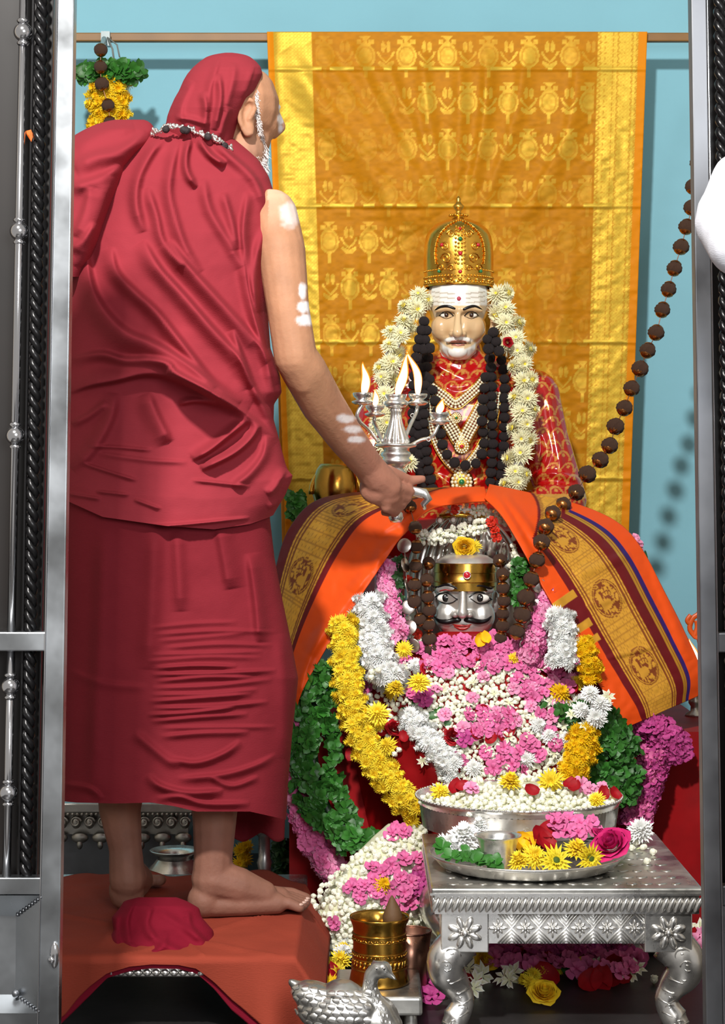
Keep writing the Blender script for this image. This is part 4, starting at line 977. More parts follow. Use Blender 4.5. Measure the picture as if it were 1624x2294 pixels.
# ------------------------------------------------------------------ silver mask on the shrine image
MD = 4.2
def build_mask():
    root = thing('silver_mask', P(1040, 1470, MD), 'silver face mask with wide painted eyes, black moustache and gold headband', 'mask')
    s = MD / F
    b = MB()
    b.ell(P(1042, 1330, MD), (.064, .060, .085)); b.ell(P(1042, 1385, MD - .006), (.062, .054, .055)); b.ell(P(1040, 1425, MD - .012), (.036, .044, .028)); b.chain([P(1042, 1420, MD), P(1042, 1500, MD)], [.046, .05])
    b.chain([P(1037, 1310, MD - .056), P(1037, 1345, MD - .066), P(1036, 1374, MD - .076)], [.006, .0078, .0115]); b.ell(P(1020, 1377, MD - .060), (.0095, .010, .0075)); b.ell(P(1052, 1377, MD - .060), (.0095, .010, .0075))
    b.ell(P(1004, 1380, MD - .026), (.030, .028, .034)); b.ell(P(1078, 1380, MD - .026), (.030, .028, .034)); b.ell(P(1036, 1432, MD - .044), (.018, .016, .013))
    b.chain([P(982, 1322, MD - .040), P(1008, 1314, MD - .054), P(1030, 1322, MD - .056)], [.007, .009, .007]); b.chain([P(1100, 1322, MD - .040), P(1070, 1314, MD - .054), P(1046, 1322, MD - .056)], [.007, .009, .007])
    for sx in (-1, 1): b.ell(P(1042 + sx * 68, 1350, MD + .005), (.010, .016, .026))
    me = organic(b, .0024, 6); me.materials.clear(); me.materials.append(MATS['mask_silver'])
    face = put('face', me, root); bv = bvh_of(me)
    def on_face(pts, r, name, mt, off=.0):
        m = MB(); m.tube([hit(bv, x, y, off, MD - .05)[0] for x, y in pts], r, 8); return put(name, m.mesh(name, mt), face)
    L = lambda p, n=14: smooth_line(p, n)
    on_face(L([(966, 1311), (978, 1316), (1000, 1310), (1020, 1316), (1031, 1326)]), [.001, .0016, .002, .0024, .0026, .0028, .0028, .0028, .0028, .0028, .0026, .0024, .002, .0014], 'eyebrow', 'black_paint')
    on_face(L([(1046, 1326), (1056, 1316), (1076, 1312), (1098, 1318), (1108, 1314)]), [.0014, .002, .0024, .0026, .0028, .0028, .0028, .0028, .0028, .0026, .0024, .002, .0016, .001], 'eyebrow', 'black_paint')
    for ex in (999, 1076):
        p, n = hit(bv, ex, 1340, 0, MD - .05); e = put('eye', MB().ell(p + Vector((0, .004, 0)), (.0195, .008, .0092), nu=18, nv=10).mesh('eye', 'white_paint'), face)
        put('iris', MB().ell(p + Vector((-.001, -.0018, .0005)), (.0078, .0035, .0082), nu=14, nv=8).mesh('iris', 'black_paint'), face)
        put('catchlight', MB().ell(p + Vector((.002, -.0052, .002)), .0014, nu=8, nv=5).mesh('catchlight', 'white_paint'), face)
        on_face(L([(ex - 25, 1338), (ex - 12, 1329), (ex + 4, 1328), (ex + 26, 1343)]), .0014, 'eyelid_line', 'black_paint', .0015); on_face(L([(ex - 22, 1341), (ex - 4, 1352), (ex + 14, 1350), (ex + 24, 1343)]), .0011, 'eyelid_line', 'black_paint', .001)
        on_face(L([(ex - 14, 1324), (ex, 1321), (ex + 14, 1325)], 8), .0012, 'red_lid', 'red_paint')
    for sg in (-1, 1):
        pts = L([(1036 + sg * 3, 1389), (1036 + sg * 16, 1389), (1036 + sg * 36, 1393), (1036 + sg * 54, 1390), (1036 + sg * 65, 1380)], 16)
        on_face(pts, [.002, .0045, .0058, .0064, .0064, .0064, .0062, .006, .0056, .005, .0046, .004, .0034, .0028, .002, .0008], 'moustache', 'black_paint', .001)
    on_face(L([(1014, 1399), (1028, 1402), (1036, 1401), (1044, 1402), (1056, 1399)], 9), [.001, .002, .0026, .0026, .0026, .0026, .0026, .002, .001], 'upper_lip', 'red_paint'); on_face(L([(1017, 1403), (1036, 1409), (1053, 1403)], 9), [.001, .002, .003, .0034, .0036, .0034, .003, .002, .001], 'lower_lip', 'red_paint')
    # gold band and pale cap
    m = MB(); c = P(1042, 1322, MD); R = .0665
    m.lathe([(R * .98, 0), (R * 1.02, .001), (R * 1.02, .018), (R * 1.04, .019), (R * 1.02, .020), (R * 1.0, .038), (R * 1.03, .039), (R * 1.0, .058), (R * .97, .059)], 48, c); band = put('headband', m.mesh('headband', 'brass', autosmooth=50), root, label='plain gold headband with small red medallion')
    m = MB(); m.lathe([(R * .97, .058), (R * .9, .066), (R * .7, .074), (R * .4, .079), (.0001, .081)], 40, c); put('cap', m.mesh('cap', 'mask_silver'), root)
    q = c + Vector((0, -R * 1.05, .035)); put('medallion', MB().ell(q, (.0075, .003, .0075), nu=14, nv=8).mesh('medallion', 'ruby'), band); put('medallion_rim', MB().tube([(q.x + .0078 * math.cos(a), q.y - .001, q.z + .0078 * math.sin(a)) for a in np.linspace(0, 6.283, 20)], .0012, 6).mesh('medallion_rim', 'silver'), band)
    return root, bv
mask, MASK = build_mask()

# silver hood behind the mask, cobra heads along its crest
hood = thing('silver_hood', P(1040, 1500, 4.36), 'tarnished silver hood with small cobra heads rising behind the mask', 'ornament')
m = MB(); c = P(1040, 1330, 4.33); n1, n2 = 60, 40; G = []
uu, vv = np.meshgrid(np.linspace(-1, 1, n1), np.linspace(-.9, 1, n2))
wd = .128 * np.where(vv > 0, np.sqrt(np.clip(1 - vv ** 2.4, 0, 1)), 1 - .1 * vv ** 2); zz = np.where(vv > 0, vv * .175, vv * .20)
G = np.stack([c.x + uu * wd, c.y - .075 * np.sqrt(np.clip(1 - uu ** 2, 0, 1)) * np.clip(1.05 - np.clip(vv, 0, 1) ** 3, 0, 1) + .004 * np.sin(uu * 40) * (vv > -.2), c.z + zz], -1)
m.grid(G, flip=True); o = put('shell', m.mesh('shell', 'dark_silver'), hood); s_ = o.modifiers.new('t', 'SOLIDIFY'); s_.thickness = .004
for i, (x, y) in enumerate(((1076, 1228), (1102, 1226), (1128, 1232), (1085, 1210), (1112, 1208))):
    m = MB(); p = P(x, y, 4.25 - .004 * i); m.tube([p + Vector((0, .03, -.03)), p + Vector((0, .008, -.018)), p, p + Vector((0, -.004, .012)), p + Vector((0, -.018, .016))], [.008, .012, .011, .008, .004], 10, flat=.6)
    put('cobra_head', m.mesh('cobra_head', 'silver'), hood)
for x, y in ((985, 1166), (1015, 1165), (1052, 1163)):
    p = P(x, y, 4.25); m = MB(); m.lathe([(.0085, 0), (.0085, .004), (.0065, .006)], 16, p, M=Matrix.Rotation(PI / 2, 3, 'X').to_4x4()); k_ = put('stud', m.mesh('stud', 'silver'), hood)
    put('stud_stone', MB().ell(p + Vector((0, -.005, 0)), .0058, nu=8, nv=5).mesh('stud_stone', 'white_paint'), k_)
m = MB(); m.tube([P(985, 1157, 4.262), P(1030, 1153, 4.255), P(1085, 1158, 4.262)], .006, 8); put('gold_bar', m.mesh('gold_bar', 'gold'), hood)

# ------------------------------------------------------------------ orange shawl with brocade border
def cloth_strip(inner, outer, ns, nt, folds, colorf, name, label, lift):
    a = smooth_line(inner, ns); b = smooth_line(outer, ns)
    t = np.linspace(0, 1, nt)[None, :, None]; G = a[:, None] * (1 - t) + b[:, None] * t
    px, py, D = G[..., 0], G[..., 1], G[..., 2]
    T = np.repeat(np.linspace(0, 1, nt)[None], ns, 0)
    L = np.r_[0, np.cumsum(np.hypot(*np.diff((a[:, :2] + b[:, :2]) / 2, axis=0).T))][:, None].repeat(nt, 1)
    D = D - lift * np.sin(T * PI) - folds_disp(px, py, folds) - .0025 * (vnoise(px / 14, py / 14, 6) - .5)
    C = colorf(T, L, px, py)
    m = MB(); m.grid(PA(px, py, D), C)
    o = put(name, m.mesh(name, 'shawl', colored=True))
    sd = o.modifiers.new('t', 'SOLIDIFY'); sd.thickness = .004
    return reg(o, label, 'shawl')
ORANGE, MAROON, GOLDC, BLUEC = (np.array(lin(*c)) for c in ((226, 78, 16), (104, 14, 22), (240, 178, 64), (48, 24, 100)))
def brocade(C, band, w, L, px, py, R0, period, phase):
    """gold brocade with oval peacock medallions; w: 0..1 across the band"""
    gm = np.where(band, .78 + .22 * vnoise(px / 4, py / 4, 5), 0.0)
    br = (((L / 8) % 1 < .14) | ((((w * 95) / 9 + .5 * (np.floor(L / 8) % 2)) % 1) < .12)); gm = np.where(band & br, gm * .55, gm)
    for e in (.05, .12, .88, .95): gm = np.where(band & (np.abs(w - e) < .018), .12, gm)
    Lm = ((L + phase) % period) - period / 2; X = (w - .5) * R0 * 2; rr = np.hypot(X / (R0 * .66), Lm / (R0 * .78))
    gm = np.where(band & (rr < 1.08), .85, gm); gm = np.where(band & (rr < 1.0), .1, gm); gm = np.where(band & (rr < .94) & (rr > .88), .7, gm)
    q = rr < .84
    body = np.hypot((X + R0 * .12) / (R0 * .26), (Lm - R0 * .18) / (R0 * .20)) < 1; neck = (np.hypot((X + R0 * .30) / (R0 * .09), (Lm + R0 * .12) / (R0 * .34)) < 1)
    ang = np.arctan2(Lm - R0 * .1, X); rad = np.hypot(X - R0 * .05, Lm - R0 * .05)
    fan = (rad < R0 * .52) & (rad > R0 * .16) & (np.cos(ang * 15) > -.55) & (np.cos(rad * .5) > -.6) & (X > -R0 * .1) & (Lm < R0 * .25)
    leafy_ = (np.abs(vnoise(X / 9 + 40, Lm / 9 + 40, 17) - .5) > .13) & (vnoise(X / 4 + 9, Lm / 7, 23) > .36)
    plume = fan & (np.hypot(X - R0 * .12, Lm + R0 * .05) < R0 * .46)
    gm = np.where(band & q & (body | neck | plume | (leafy_ & (rr > .45))), .80, gm)
    C[..., :3] = C[..., :3] * (1 - gm[..., None]) + GOLDC * gm[..., None]; C[..., 3] = np.maximum(C[..., 3], gm * .42)
    return C
def col_left(T, L, px, py):
    C = np.zeros(T.shape + (4,)); C[..., :3] = ORANGE
    T = T - .56 * np.clip(1 - (L - 70) / 90, 0, 1)      # the border only starts away from the peak
    C[T > .44, :3] = MAROON
    return brocade(C, (T > .50) & (T < .90), np.clip((T - .50) / .40, 0, 1), L, px, py, 58, 205, 40)
def col_right(T, L, px, py):
    C = np.zeros(T.shape + (4,)); C[..., :3] = ORANGE; T = T - .80 * np.clip(1 - (L - 70) / 90, 0, 1); C[T > .20, :3] = MAROON
    C = brocade(C, (T > .27) & (T < .68), np.clip((T - .27) / .41, 0, 1), L, px, py, 58, 172, 60)
    g = ((np.abs(T - .785) < .008) | (np.abs(T - .81) < .008)); C[g, :3] = GOLDC; C[g, 3] = .8
    C[(T > .825) & (T < .865), :3] = BLUEC; C[T > .865, :3] = ORANGE
    st = (T < .24) & ((np.abs(L - 318) < 9) | (np.abs(L - 392) < 9) | (np.abs(L - 430) < 8)); C[st, :3] = GOLDC; C[st, 3] = .7
    mr = (T < .24) & (L > 327) & (L < 383); C[mr, :3] = MAROON
    return C
fl = [([(900, 1190), (850, 1250), (790, 1330)], .010, 12, 20), ([(830, 1280), (760, 1370), (700, 1470)], .012, 12, 22), ([(960, 1120), (900, 1160), (840, 1200)], .010, 10, 16), ([(730, 1400), (690, 1480), (665, 1570)], .012, 10, 16), ([(850, 1230), (840, 1290), (800, 1360)], .007, 8, 12)]
cloth_strip([(1095, 1122, 4.205), (1025, 1126, 4.19), (960, 1142, 4.165), (905, 1195, 4.13), (858, 1262, 4.11), (790, 1362, 4.09), (715, 1478, 4.08), (668, 1570, 4.08), (640, 1660, 4.10)],
            [(1085, 1090, 4.30), (985, 1092, 4.32), (850, 1098, 4.34), (715, 1118, 4.34), (650, 1180, 4.32), (618, 1270, 4.28), (604, 1380, 4.24), (600, 1500, 4.22), (604, 1640, 4.22)], 240, 130, fl, col_left, 'orange_shawl', 'orange shawl with maroon gold peacock border, draped end beside robed man', .025)
fl = [([(1105, 1110), (1150, 1180), (1200, 1270)], .012, 8, 14), ([(1125, 1110), (1180, 1180), (1230, 1260)], .010, 8, 12), ([(1240, 1330), (1290, 1430), (1350, 1530)], .008, 12, 16), ([(1450, 1240), (1500, 1370), (1545, 1480)], .008, 10, 14), ([(1300, 1150), (1400, 1300), (1480, 1500)], .006, 20, 26),
      ([(1280, 1290), (1340, 1270), (1410, 1240)], .010, 8, 14), ([(1310, 1360), (1360, 1345), (1400, 1340)], .006, 7, 10), ([(1355, 1475), (1410, 1462), (1460, 1450)], .006, 4, 5)]
cloth_strip([(1085, 1118, 4.20), (1124, 1158, 4.165), (1168, 1230, 4.13), (1205, 1300, 4.11), (1245, 1370, 4.09), (1290, 1450, 4.07), (1345, 1540, 4.06), (1385, 1600, 4.06), (1405, 1628, 4.07)],
            [(1095, 1088, 4.30), (1190, 1108, 4.33), (1300, 1135, 4.36), (1385, 1175, 4.36), (1438, 1235, 4.33), (1485, 1325, 4.29), (1530, 1415, 4.25), (1566, 1500, 4.22), (1560, 1560, 4.20)], 260, 150, fl, col_right, 'orange_shawl', 'orange shawl with maroon gold and blue striped border, end under bead string', .020)

# ------------------------------------------------------------------ strings on the image
bl = [(1553, 418), (1550, 465), (1538, 508), (1526, 553), (1511, 601), (1498, 648), (1484, 694), (1470, 745), (1451, 785), (1434, 826), (1415, 870), (1399, 914), (1379, 955), (1366, 998), (1345, 1030), (1316, 1062), (1291, 1103), (1262, 1130), (1238, 1150), (1222, 1180), (1213, 1215), (1203, 1255), (1190, 1298), (1178, 1338), (1170, 1378), (1158, 1415)]
bl = [(1600, 200), (1590, 250), (1576, 310), (1564, 365)] + bl
dd = np.interp(range(len(bl)), [0, 12, 20, 22, 24, 29], [4.72, 4.58, 4.40, 4.24, 4.10, 4.07])
bead_string('long gold capped brown bead string slanting across blue wall down to the shawl', [P(x, y, d) for (x, y), d in zip(bl, dd)], [.0175 + .0015 * (i < 20) for i in range(len(bl))], 'brown', True, name='bead_garland')
for lab, pts in (('gold capped brown bead string hanging outermost beside mask from under lamp hand', [(918, 1135), (930, 1182), (933, 1225), (931, 1268), (929, 1310), (928, 1348), (941, 1388)]),
                 ('gold capped brown bead string hanging close along mask cheek on lamp side', [(960, 1262), (956, 1300), (958, 1338), (962, 1368), (960, 1400), (962, 1432), (966, 1456)]),
                 ('gold capped brown bead string hanging along mask cheek on leafy side', [(1120, 1256), (1126, 1287), (1127, 1318), (1129, 1346), (1126, 1375), (1126, 1402), (1121, 1430)])):
    bead_string(lab, [P(x, y, 4.115 if i else 4.16) for i, (x, y) in enumerate(pts)], .0145, 'brown', True)
# coin garland
def disc(loc, r, rot):
    return MB().lathe([(.0001, -.001), (r * .9, -.001), (r, 0), (r * .9, .001), (.0001, .001)], 24)
for lab, pts in (('silver coin string hanging beside pink garland on lamp side of mask', [(906, 1222), (908, 1266), (912, 1312), (914, 1360), (918, 1405), (925, 1446)]), ('silver coin string hanging by pink garland below bead string end', [(1207, 1312), (1200, 1358), (1188, 1402), (1178, 1445)])):
    root = thing('coin_garland', P(*pts[-1], 4.11), lab, 'garland'); m = MB(); m.tube([P(x, y, 4.118) for x, y in pts], .001, 5); put('chain', m.mesh('chain', 'silver'), root)
    cm = MB().lathe([(.0001, -.0012), (.0145, -.0012), (.016, 0), (.0145, .0012), (.0001, .0012)], 24).mesh('coin', 'coin')
    for i, (x, y) in enumerate(pts): put('coin', cm, root, loc=P(x, y, 4.112), rot=(PI / 2 + rnd.uniform(-.3, .3), rnd.uniform(-.2, .2), (1.1 if i in (1, 2) and len(pts) > 4 else 0) + rnd.uniform(-.4, .4)))
# jasmine strings over the hood
def jasmine_rope(label, path, width, per, seed, name='jasmine_string'):
    r = random.Random(seed); pr = resample(path, 9); root = thing(name, P(*pr[-1]), label, 'garland')
    m = MB(); m.tube([P(*q) for q in pr], .003, 5); put('cord', m.mesh('cord', 'leaf', colored=True), root)
    for q in pr:
        for k in range(per):
            a = r.uniform(-1.7, 1.7); d = Vector((r.gauss(0, .35), -math.cos(a), math.sin(a))).normalized()
            bloom('bud' if r.random() < .7 else 'star', P(*q) + d * width * r.uniform(.6, 1), d, .0075, 'bud', root, r=r)
    return root
jasmine_rope('thick cream jasmine string slanting across silver hood above the yellow rose', [(942, 1206, 4.25), (985, 1204, 4.235), (1030, 1192, 4.23), (1086, 1176, 4.235)], .015, 6, 2)
jasmine_rope('cream jasmine string at top of silver hood under the orange shawl', [(1002, 1146, 4.27), (1050, 1142, 4.26), (1100, 1150, 4.26), (1140, 1172, 4.26), (1152, 1196, 4.26)], .012, 4, 3)
jasmine_rope('short cream jasmine string hanging down between coins and mask', [(902, 1370, 4.15), (912, 1400, 4.15), (930, 1430, 4.15), (940, 1455, 4.15)], .012, 4, 4)
jasmine_rope('short cream jasmine string beside green leaves on the hood', [(1150, 1228, 4.22), (1158, 1250, 4.21), (1146, 1275, 4.21)], .010, 4, 6)
for i, (x, y) in enumerate(((1100, 1170), (1108, 1188), (1112, 1204), (1020, 1140), (912, 1300), (935, 1420))):
    bloom('red_star', P(x, y, (4.22 if i < 4 else 4.14)), (0, -1, .1), .012, 'red_flower', None, 'small red flower tied among the jasmine strings round the mask', 'flower', 'small red flowers round the mask')
bloom('yellow_rose', P(1040, 1226, 4.165), (0, -1, .35), .027, 'yellow_rose', None, 'yellow rose resting on top of the silver mask cap', 'flower')
bloom('yellow_mum', P(1062, 1224, 4.19), (.5, -1, .2), .018, 'yellow_chrysanthemum', None, 'yellow chrysanthemum tucked beside the rose on the mask cap', 'flower')

# ------------------------------------------------------------------ garlands round the image
def leafy(label, path, n, width, size, kind, seed, name='leaf_garland', D=4.12, piece='leaf_sprig'):
    r = random.Random(seed); pr = resample(path, 10); root = thing(name, P(pr[-1][0], pr[-1][1], pr[-1][2]), label, 'garland')
    m = MB(); m.tube([P(*q) for q in pr], .012, 6, col=lin(30, 60, 26)); put('cord', m.mesh('cord', 'leaf', colored=True), root)
    for i in range(n):
        q = pr[r.randrange(len(pr))]; a = r.uniform(-1, 1); w = r.uniform(-1, 1) * width
        p = P(q[0] + w, q[1] + r.uniform(-8, 8), q[2] - .02 * (1 - (w / width) ** 2) - r.uniform(0, .018))
        bloom(kind, p, (w / width * .8, -1, r.uniform(-.2, .6)), size, piece, root, r=r)
    return root
leafy('green leaf garland falling beside the yellow garland and the robed man', [(735, 1490, 4.12), (708, 1580, 4.10), (700, 1680, 4.08), (715, 1770, 4.06), (755, 1850, 4.04), (815, 1900, 4.02)], 230, 52, .021, 'sprig', 3)
leafy('green leaf garland falling beside shawl end with gold peacock border', [(1300, 1590, 4.06), (1350, 1640, 4.05), (1372, 1700, 4.05), (1370, 1760, 4.05), (1350, 1800, 4.04)], 170, 60, .021, 'sprig', 4)
leafy('narrow strip of dark green leaves between pink garland and coin string', [(893, 1255, 4.16), (890, 1320, 4.15), (888, 1380, 4.14), (895, 1430, 4.13)], 46, 10, .014, 'tulsi', 5)
leafy('tuft of bright green leaves on silver hood beside bead string', [(1168, 1262, 4.17), (1166, 1300, 4.16), (1162, 1345, 4.15)], 44, 13, .014, 'sprig', 6)
flower_rope('pink blossom garland hanging beside mask on lamp side', [(868, 1268, 4.15), (872, 1330, 4.13), (882, 1390, 4.115), (890, 1435, 4.10)], ['pink', 'pale_pink'], .016, 13, .016, 0, cols=4, seed=7, name='pink_garland')
flower_rope('pink blossom garland hanging beside mask under bead string', [(1226, 1335, 4.13), (1216, 1385, 4.115), (1200, 1430, 4.10), (1185, 1470, 4.09)], ['pink', 'pale_pink'], .016, 13, .016, 0, cols=4, seed=8, name='pink_garland')
flower_rope('thick white chrysanthemum garland between pink and yellow garlands on lamp side', [(825, 1350, 4.11), (835, 1410, 4.09), (848, 1470, 4.07), (868, 1520, 4.05)], 'white_mum', .022, 17, .026, 0, cols=4, seed=9, name='white_garland', core='white_cloth')
flower_rope('white chrysanthemum garland under the gold peacock shawl end', [(1252, 1385, 4.09), (1262, 1440, 4.07), (1255, 1490, 4.05)], 'white_mum', .020, 16, .022, 0, cols=4, seed=10, name='white_garland', core='white_cloth')
flower_rope('long yellow chrysanthemum garland sweeping from shawl down to the large plate', [(768, 1400, 4.08), (775, 1460, 4.06), (782, 1540, 4.04), (800, 1620, 4.02), (830, 1690, 4.0), (880, 1760, 3.99), (935, 1815, 3.985)], 'yellow_mum', .021, 17, .022, 0, cols=4, seed=11, name='yellow_garland', core='ochre_cloth')
flower_rope('yellow chrysanthemum garland end peeping under gold peacock shawl', [(1300, 1445, 4.07), (1318, 1480, 4.06), (1325, 1515, 4.06)], 'deep_yellow_mum', .019, 15, .016, 0, cols=3, seed=12, name='yellow_garland')
flower_rope('short fat yellow chrysanthemum garland beside green leaves above large plate', [(1305, 1640, 4.0), (1300, 1690, 3.99), (1275, 1735, 3.98)], 'deep_yellow_mum', .021, 15, .022, 0, cols=4, seed=13, name='yellow_garland')
flower_rope('outer pink blossom garland falling behind the robed man to the floor', [(655, 1590, 4.12), (652, 1680, 4.11), (668, 1770, 4.10), (695, 1860, 4.09), (735, 1930, 4.08), (775, 1990, 4.06)], ['pink', 'pale_pink', 'pink'], .019, 14, .022, 0, cols=4, seed=14, name='pink_garland')
flower_rope('outer magenta pink blossom garland hanging in front of red velvet', [(1495, 1640, 4.13), (1470, 1670, 4.12), (1455, 1730, 4.10), (1438, 1790, 4.09), (1420, 1840, 4.08)], ['pink', 'magenta', 'magenta'], .019, 13, .024, 0, cols=5, seed=15, name='pink_garland')
flower_rope('dark magenta blossom bunch hanging under gold peacock shawl hem', [(1440, 1625, 4.12), (1475, 1640, 4.11), (1505, 1655, 4.11), (1515, 1680, 4.11)], ['magenta'], .020, 16, .022, 0, cols=4, seed=16, name='pink_garland')
flower_rope('white chrysanthemum strand lying slantwise beside red velvet patch in heap', [(915, 1600), (950, 1645), (985, 1690), (1010, 1712)], 'white_mum', .019, 15, .018, 4.0, bv=MOUND, off=.012, cols=3, seed=17, name='white_garland')
# ------------------------------------------------------------------ silver table
TF, TB, TZ = 3.36, 3.90, .255
TX0, TX1 = .1176, .583
def build_table():
    root = thing('silver_table', ((TX0 + TX1) / 2, (TF + TB) / 2, 0), 'low embossed silver table with carved curved legs holding flower plate', 'table')
    w = TX1 - TX0; cx = (TX0 + TX1) / 2; cy = (TF + TB) / 2; d = TB - TF
    m = MB().box(cx, cy, TZ - .006, w, d, .012); bevel_obj(put('top', m.mesh('top', 'dark_silver', smooth=False), root), .003)
    m = MB()
    for i in range(16):   # embossed scroll on the top sheet
        for j in range(9):
            m.ell((TX0 + .04 + (w - .08) * i / 15, TF + .04 + (d - .08) * j / 8, TZ), (.012, .009, .0018), Matrix.Rotation(.7 * (i + j), 3, 'Z'), 8, 5)
    o = put('top_relief', m.mesh('top_relief', 'dark_silver'), root); o['kind'] = 'stuff'
    m = MB()   # milled rim
    m.box(cx, TF + .002, TZ - .010, w + .004, .006, .004); put('rim', m.mesh('rim', 'silver', smooth=False), root)
    # moulding of slanted gadroons along the front and both sides
    m = MB().box(cx, cy, TZ - .028, w - .012, d - .012, .034); put('moulding', m.mesh('moulding', 'silver', smooth=False), root)
    gm = MB().ell((0, 0, 0), (.0052, .005, .0145), Matrix.Rotation(.45, 3, 'Y'), 8, 7).mesh('gadroon', 'silver')
    gm2 = MB().ell((0, 0, 0), (.005, .0052, .0145), Matrix.Rotation(.45, 3, 'X'), 8, 7).mesh('gadroon', 'silver')
    n = 40
    for i in range(n): put('gadroon', gm, root, loc=(TX0 + .008 + (w - .016) * i / (n - 1), TF + .004, TZ - .029))
    for i in range(34): put('gadroon', gm2, root, loc=(TX0 + .004, TF + .01 + (d - .02) * i / 33, TZ - .029))
    # apron
    zt, zb = TZ - .046, TZ - .098; ax0, ax1 = TX0 + .092, TX1 - .092
    ap = MB().box(cx, TF + .024, (zt + zb) / 2, w - .05, .012, zt - zb).box(cx, TB - .024, (zt + zb) / 2, w - .05, .012, zt - zb).box(TX0 + .03, cy, (zt + zb) / 2, .012, d - .05, zt - zb).box(TX1 - .03, cy, (zt + zb) / 2, .012, d - .05, zt - zb)
    apron = put('apron', ap.mesh('apron', 'silver', smooth=False), root); y = TF + .0175
    nd = 6; sw = (ax1 - ax0) / nd; zc = (zt + zb) / 2; hh = (zt - zb) / 2
    tri = lambda a, b, r=.0016: MB().tube([a, b], r, 4)
    for i in range(nd):
        x = ax0 + (i + .5) * sw
        m = MB()   # small flower in each lozenge
        for k in range(8):
            a = 2 * PI * k / 8; L = .015 if k % 2 == 0 else .011
            m.ell((x + L * .6 * math.cos(a), y - .001, zc + L * .6 * math.sin(a)), (L * .55, .003, .0026), Matrix.Rotation(-a, 3, 'Y'), 8, 5)
        m.ell((x, y - .003, zc), .0046, nu=8, nv=6); put('rosette', m.mesh('rosette', 'silver'), apron)
        for q in range(5):   # nested chevrons between lozenges
            t = q / 5.0; h = hh * (1 - t) * .96; wd = sw / 2 * (1 - t) * .96
            if q < 1: wd = sw / 2; h = hh
            for xe, sgn in ((x, 1),):
                m = MB(); m.tube([(xe - sw / 2 + sw / 2 * t, y, zt), (xe, y, zt - 0 + 0 * h)], .0001, 3) if False else None
        for sgn, z0 in ((1, zt), (-1, zb)):
            for q in range(4):
                t = q / 4.0; xb = x + sw / 2; wd = sw / 2 * (1 - t); h = hh * (1 - t)
                m = MB(); m.tube([(xb - wd, y, z0), (xb, y, z0 - sgn * h), (xb + wd, y, z0)], .0021, 6)
                if xb + wd < ax1 + sw * .51: put('chevron', m.mesh('chevron', 'silver'), apron)
    # corner blocks with flowers
    for bx in (TX0 + .058, TX1 - .058):
        for by in (TF + .045, TB - .045):
            m = MB().box(bx, by, TZ - .078, .082, .07, .068); bl_ = bevel_obj(put('corner_block', m.mesh('corner_block', 'silver', smooth=False), root))
            if by < cy:
                for k in range(8):
                    a = 2 * PI * k / 8 + .39; m = MB().ell((bx + .019 * math.cos(a), by - .037, TZ - .078 + .017 * math.sin(a)), (.0125, .004, .0062), Matrix.Rotation(-a, 3, 'Y'), 10, 6); put('block_petal', m.mesh('block_petal', 'silver'), bl_)
                put('block_boss', MB().ell((bx, by - .039, TZ - .078), .0075, nu=12, nv=8).mesh('block_boss', 'silver'), bl_)
            # cabriole leg
            sg = -1 if bx < cx else 1; sy = -1 if by < cy else 1
            pts = smooth_line([(bx + sg * .004, by, TZ - .100), (bx + sg * .028, by + sy * .012, TZ - .125), (bx + sg * .030, by + sy * .014, .105), (bx + sg * .012, by, .075), (bx + sg * .002, by, .050), (bx + sg * .016, by + sy * .008, .022), (bx + sg * .034, by + sy * .016, .010)], 26)
            rad = np.interp(np.linspace(0, 1, 26), [0, .2, .4, .55, .7, .85, 1], [.036, .036, .030, .022, .020, .024, .010])
            m = MB(); m.tube([tuple(p) for p in pts], rad, 16, flat=.8); leg = put('leg', m.mesh('leg', 'silver'), root)
            if by < cy:
                for (i0, r0, dr) in ((3, .016, 1), (6, .012, -1), (9, .010, 1), (14, .009, -1), (18, .010, 1), (22, .008, 1)):
                    c = pts[i0]; sp = [(c[0] + dr * r0 * (1 - t * .85) * math.cos(t * 9), c[1] - rad[i0] * .82 + .004 * abs(math.cos(t * 9)), c[2] + r0 * (1 - t * .85) * math.sin(t * 9)) for t in np.linspace(0, 1, 22)]
                    m = MB(); m.tube(sp, .0016, 6); put('scroll', m.mesh('scroll', 'silver'), leg)
                for k in range(5):
                    c = pts[10 + k * 3]; m = MB(); m.tube([(c[0] - rad[10 + k * 3] * .8, c[1] - rad[10 + k * 3] * .55, c[2] + .004), (c[0], c[1] - rad[10 + k * 3] * .86, c[2] - .004), (c[0] + rad[10 + k * 3] * .8, c[1] - rad[10 + k * 3] * .55, c[2] + .004)], .0014, 5); put('rib', m.mesh('rib', 'silver'), leg)
    return root
build_table()

# ------------------------------------------------------------------ plates and cup
UP = Vector(((1162 - 812) / F * 3.8, 3.80, .283)); UR = .199
root = thing('silver_plate', UP - Vector((0, 0, .028)), 'large fluted silver plate on a foot heaped with jasmine buds', 'plate')
m = MB(); m.lathe([(.0001, .002), (UR * .86, .002), (UR * .93, .006)], 60, UP); m.lathe([(UR * .93, .006), (UR * .95, .030), (UR * .96, .048)], 220, UP, flute=.006, nfl=110); m.lathe([(UR * .96, .048), (UR * .985, .056), (UR, .062), (UR * .995, .065), (UR * .97, .062), (UR * .94, .045), (UR * .91, .010), (.0001, .006)], 60, UP)
put('dish', m.mesh('dish', 'silver', autosmooth=70), root)
rb = MB().ell((0, 0, 0), .0026, nu=6, nv=4).mesh('rim_bead', 'silver'); nb = 110
for i in range(nb): a = 2 * PI * i / nb; put('rim_bead', rb, root, loc=(UP.x + UR * math.cos(a), UP.y + UR * math.sin(a), UP.z + .0645))
m = MB().lathe([(.085, -.028), (.088, -.026), (.07, -.012), (.075, .003)], 40, UP); put('foot_ring', m.mesh('foot_ring', 'silver'), root)
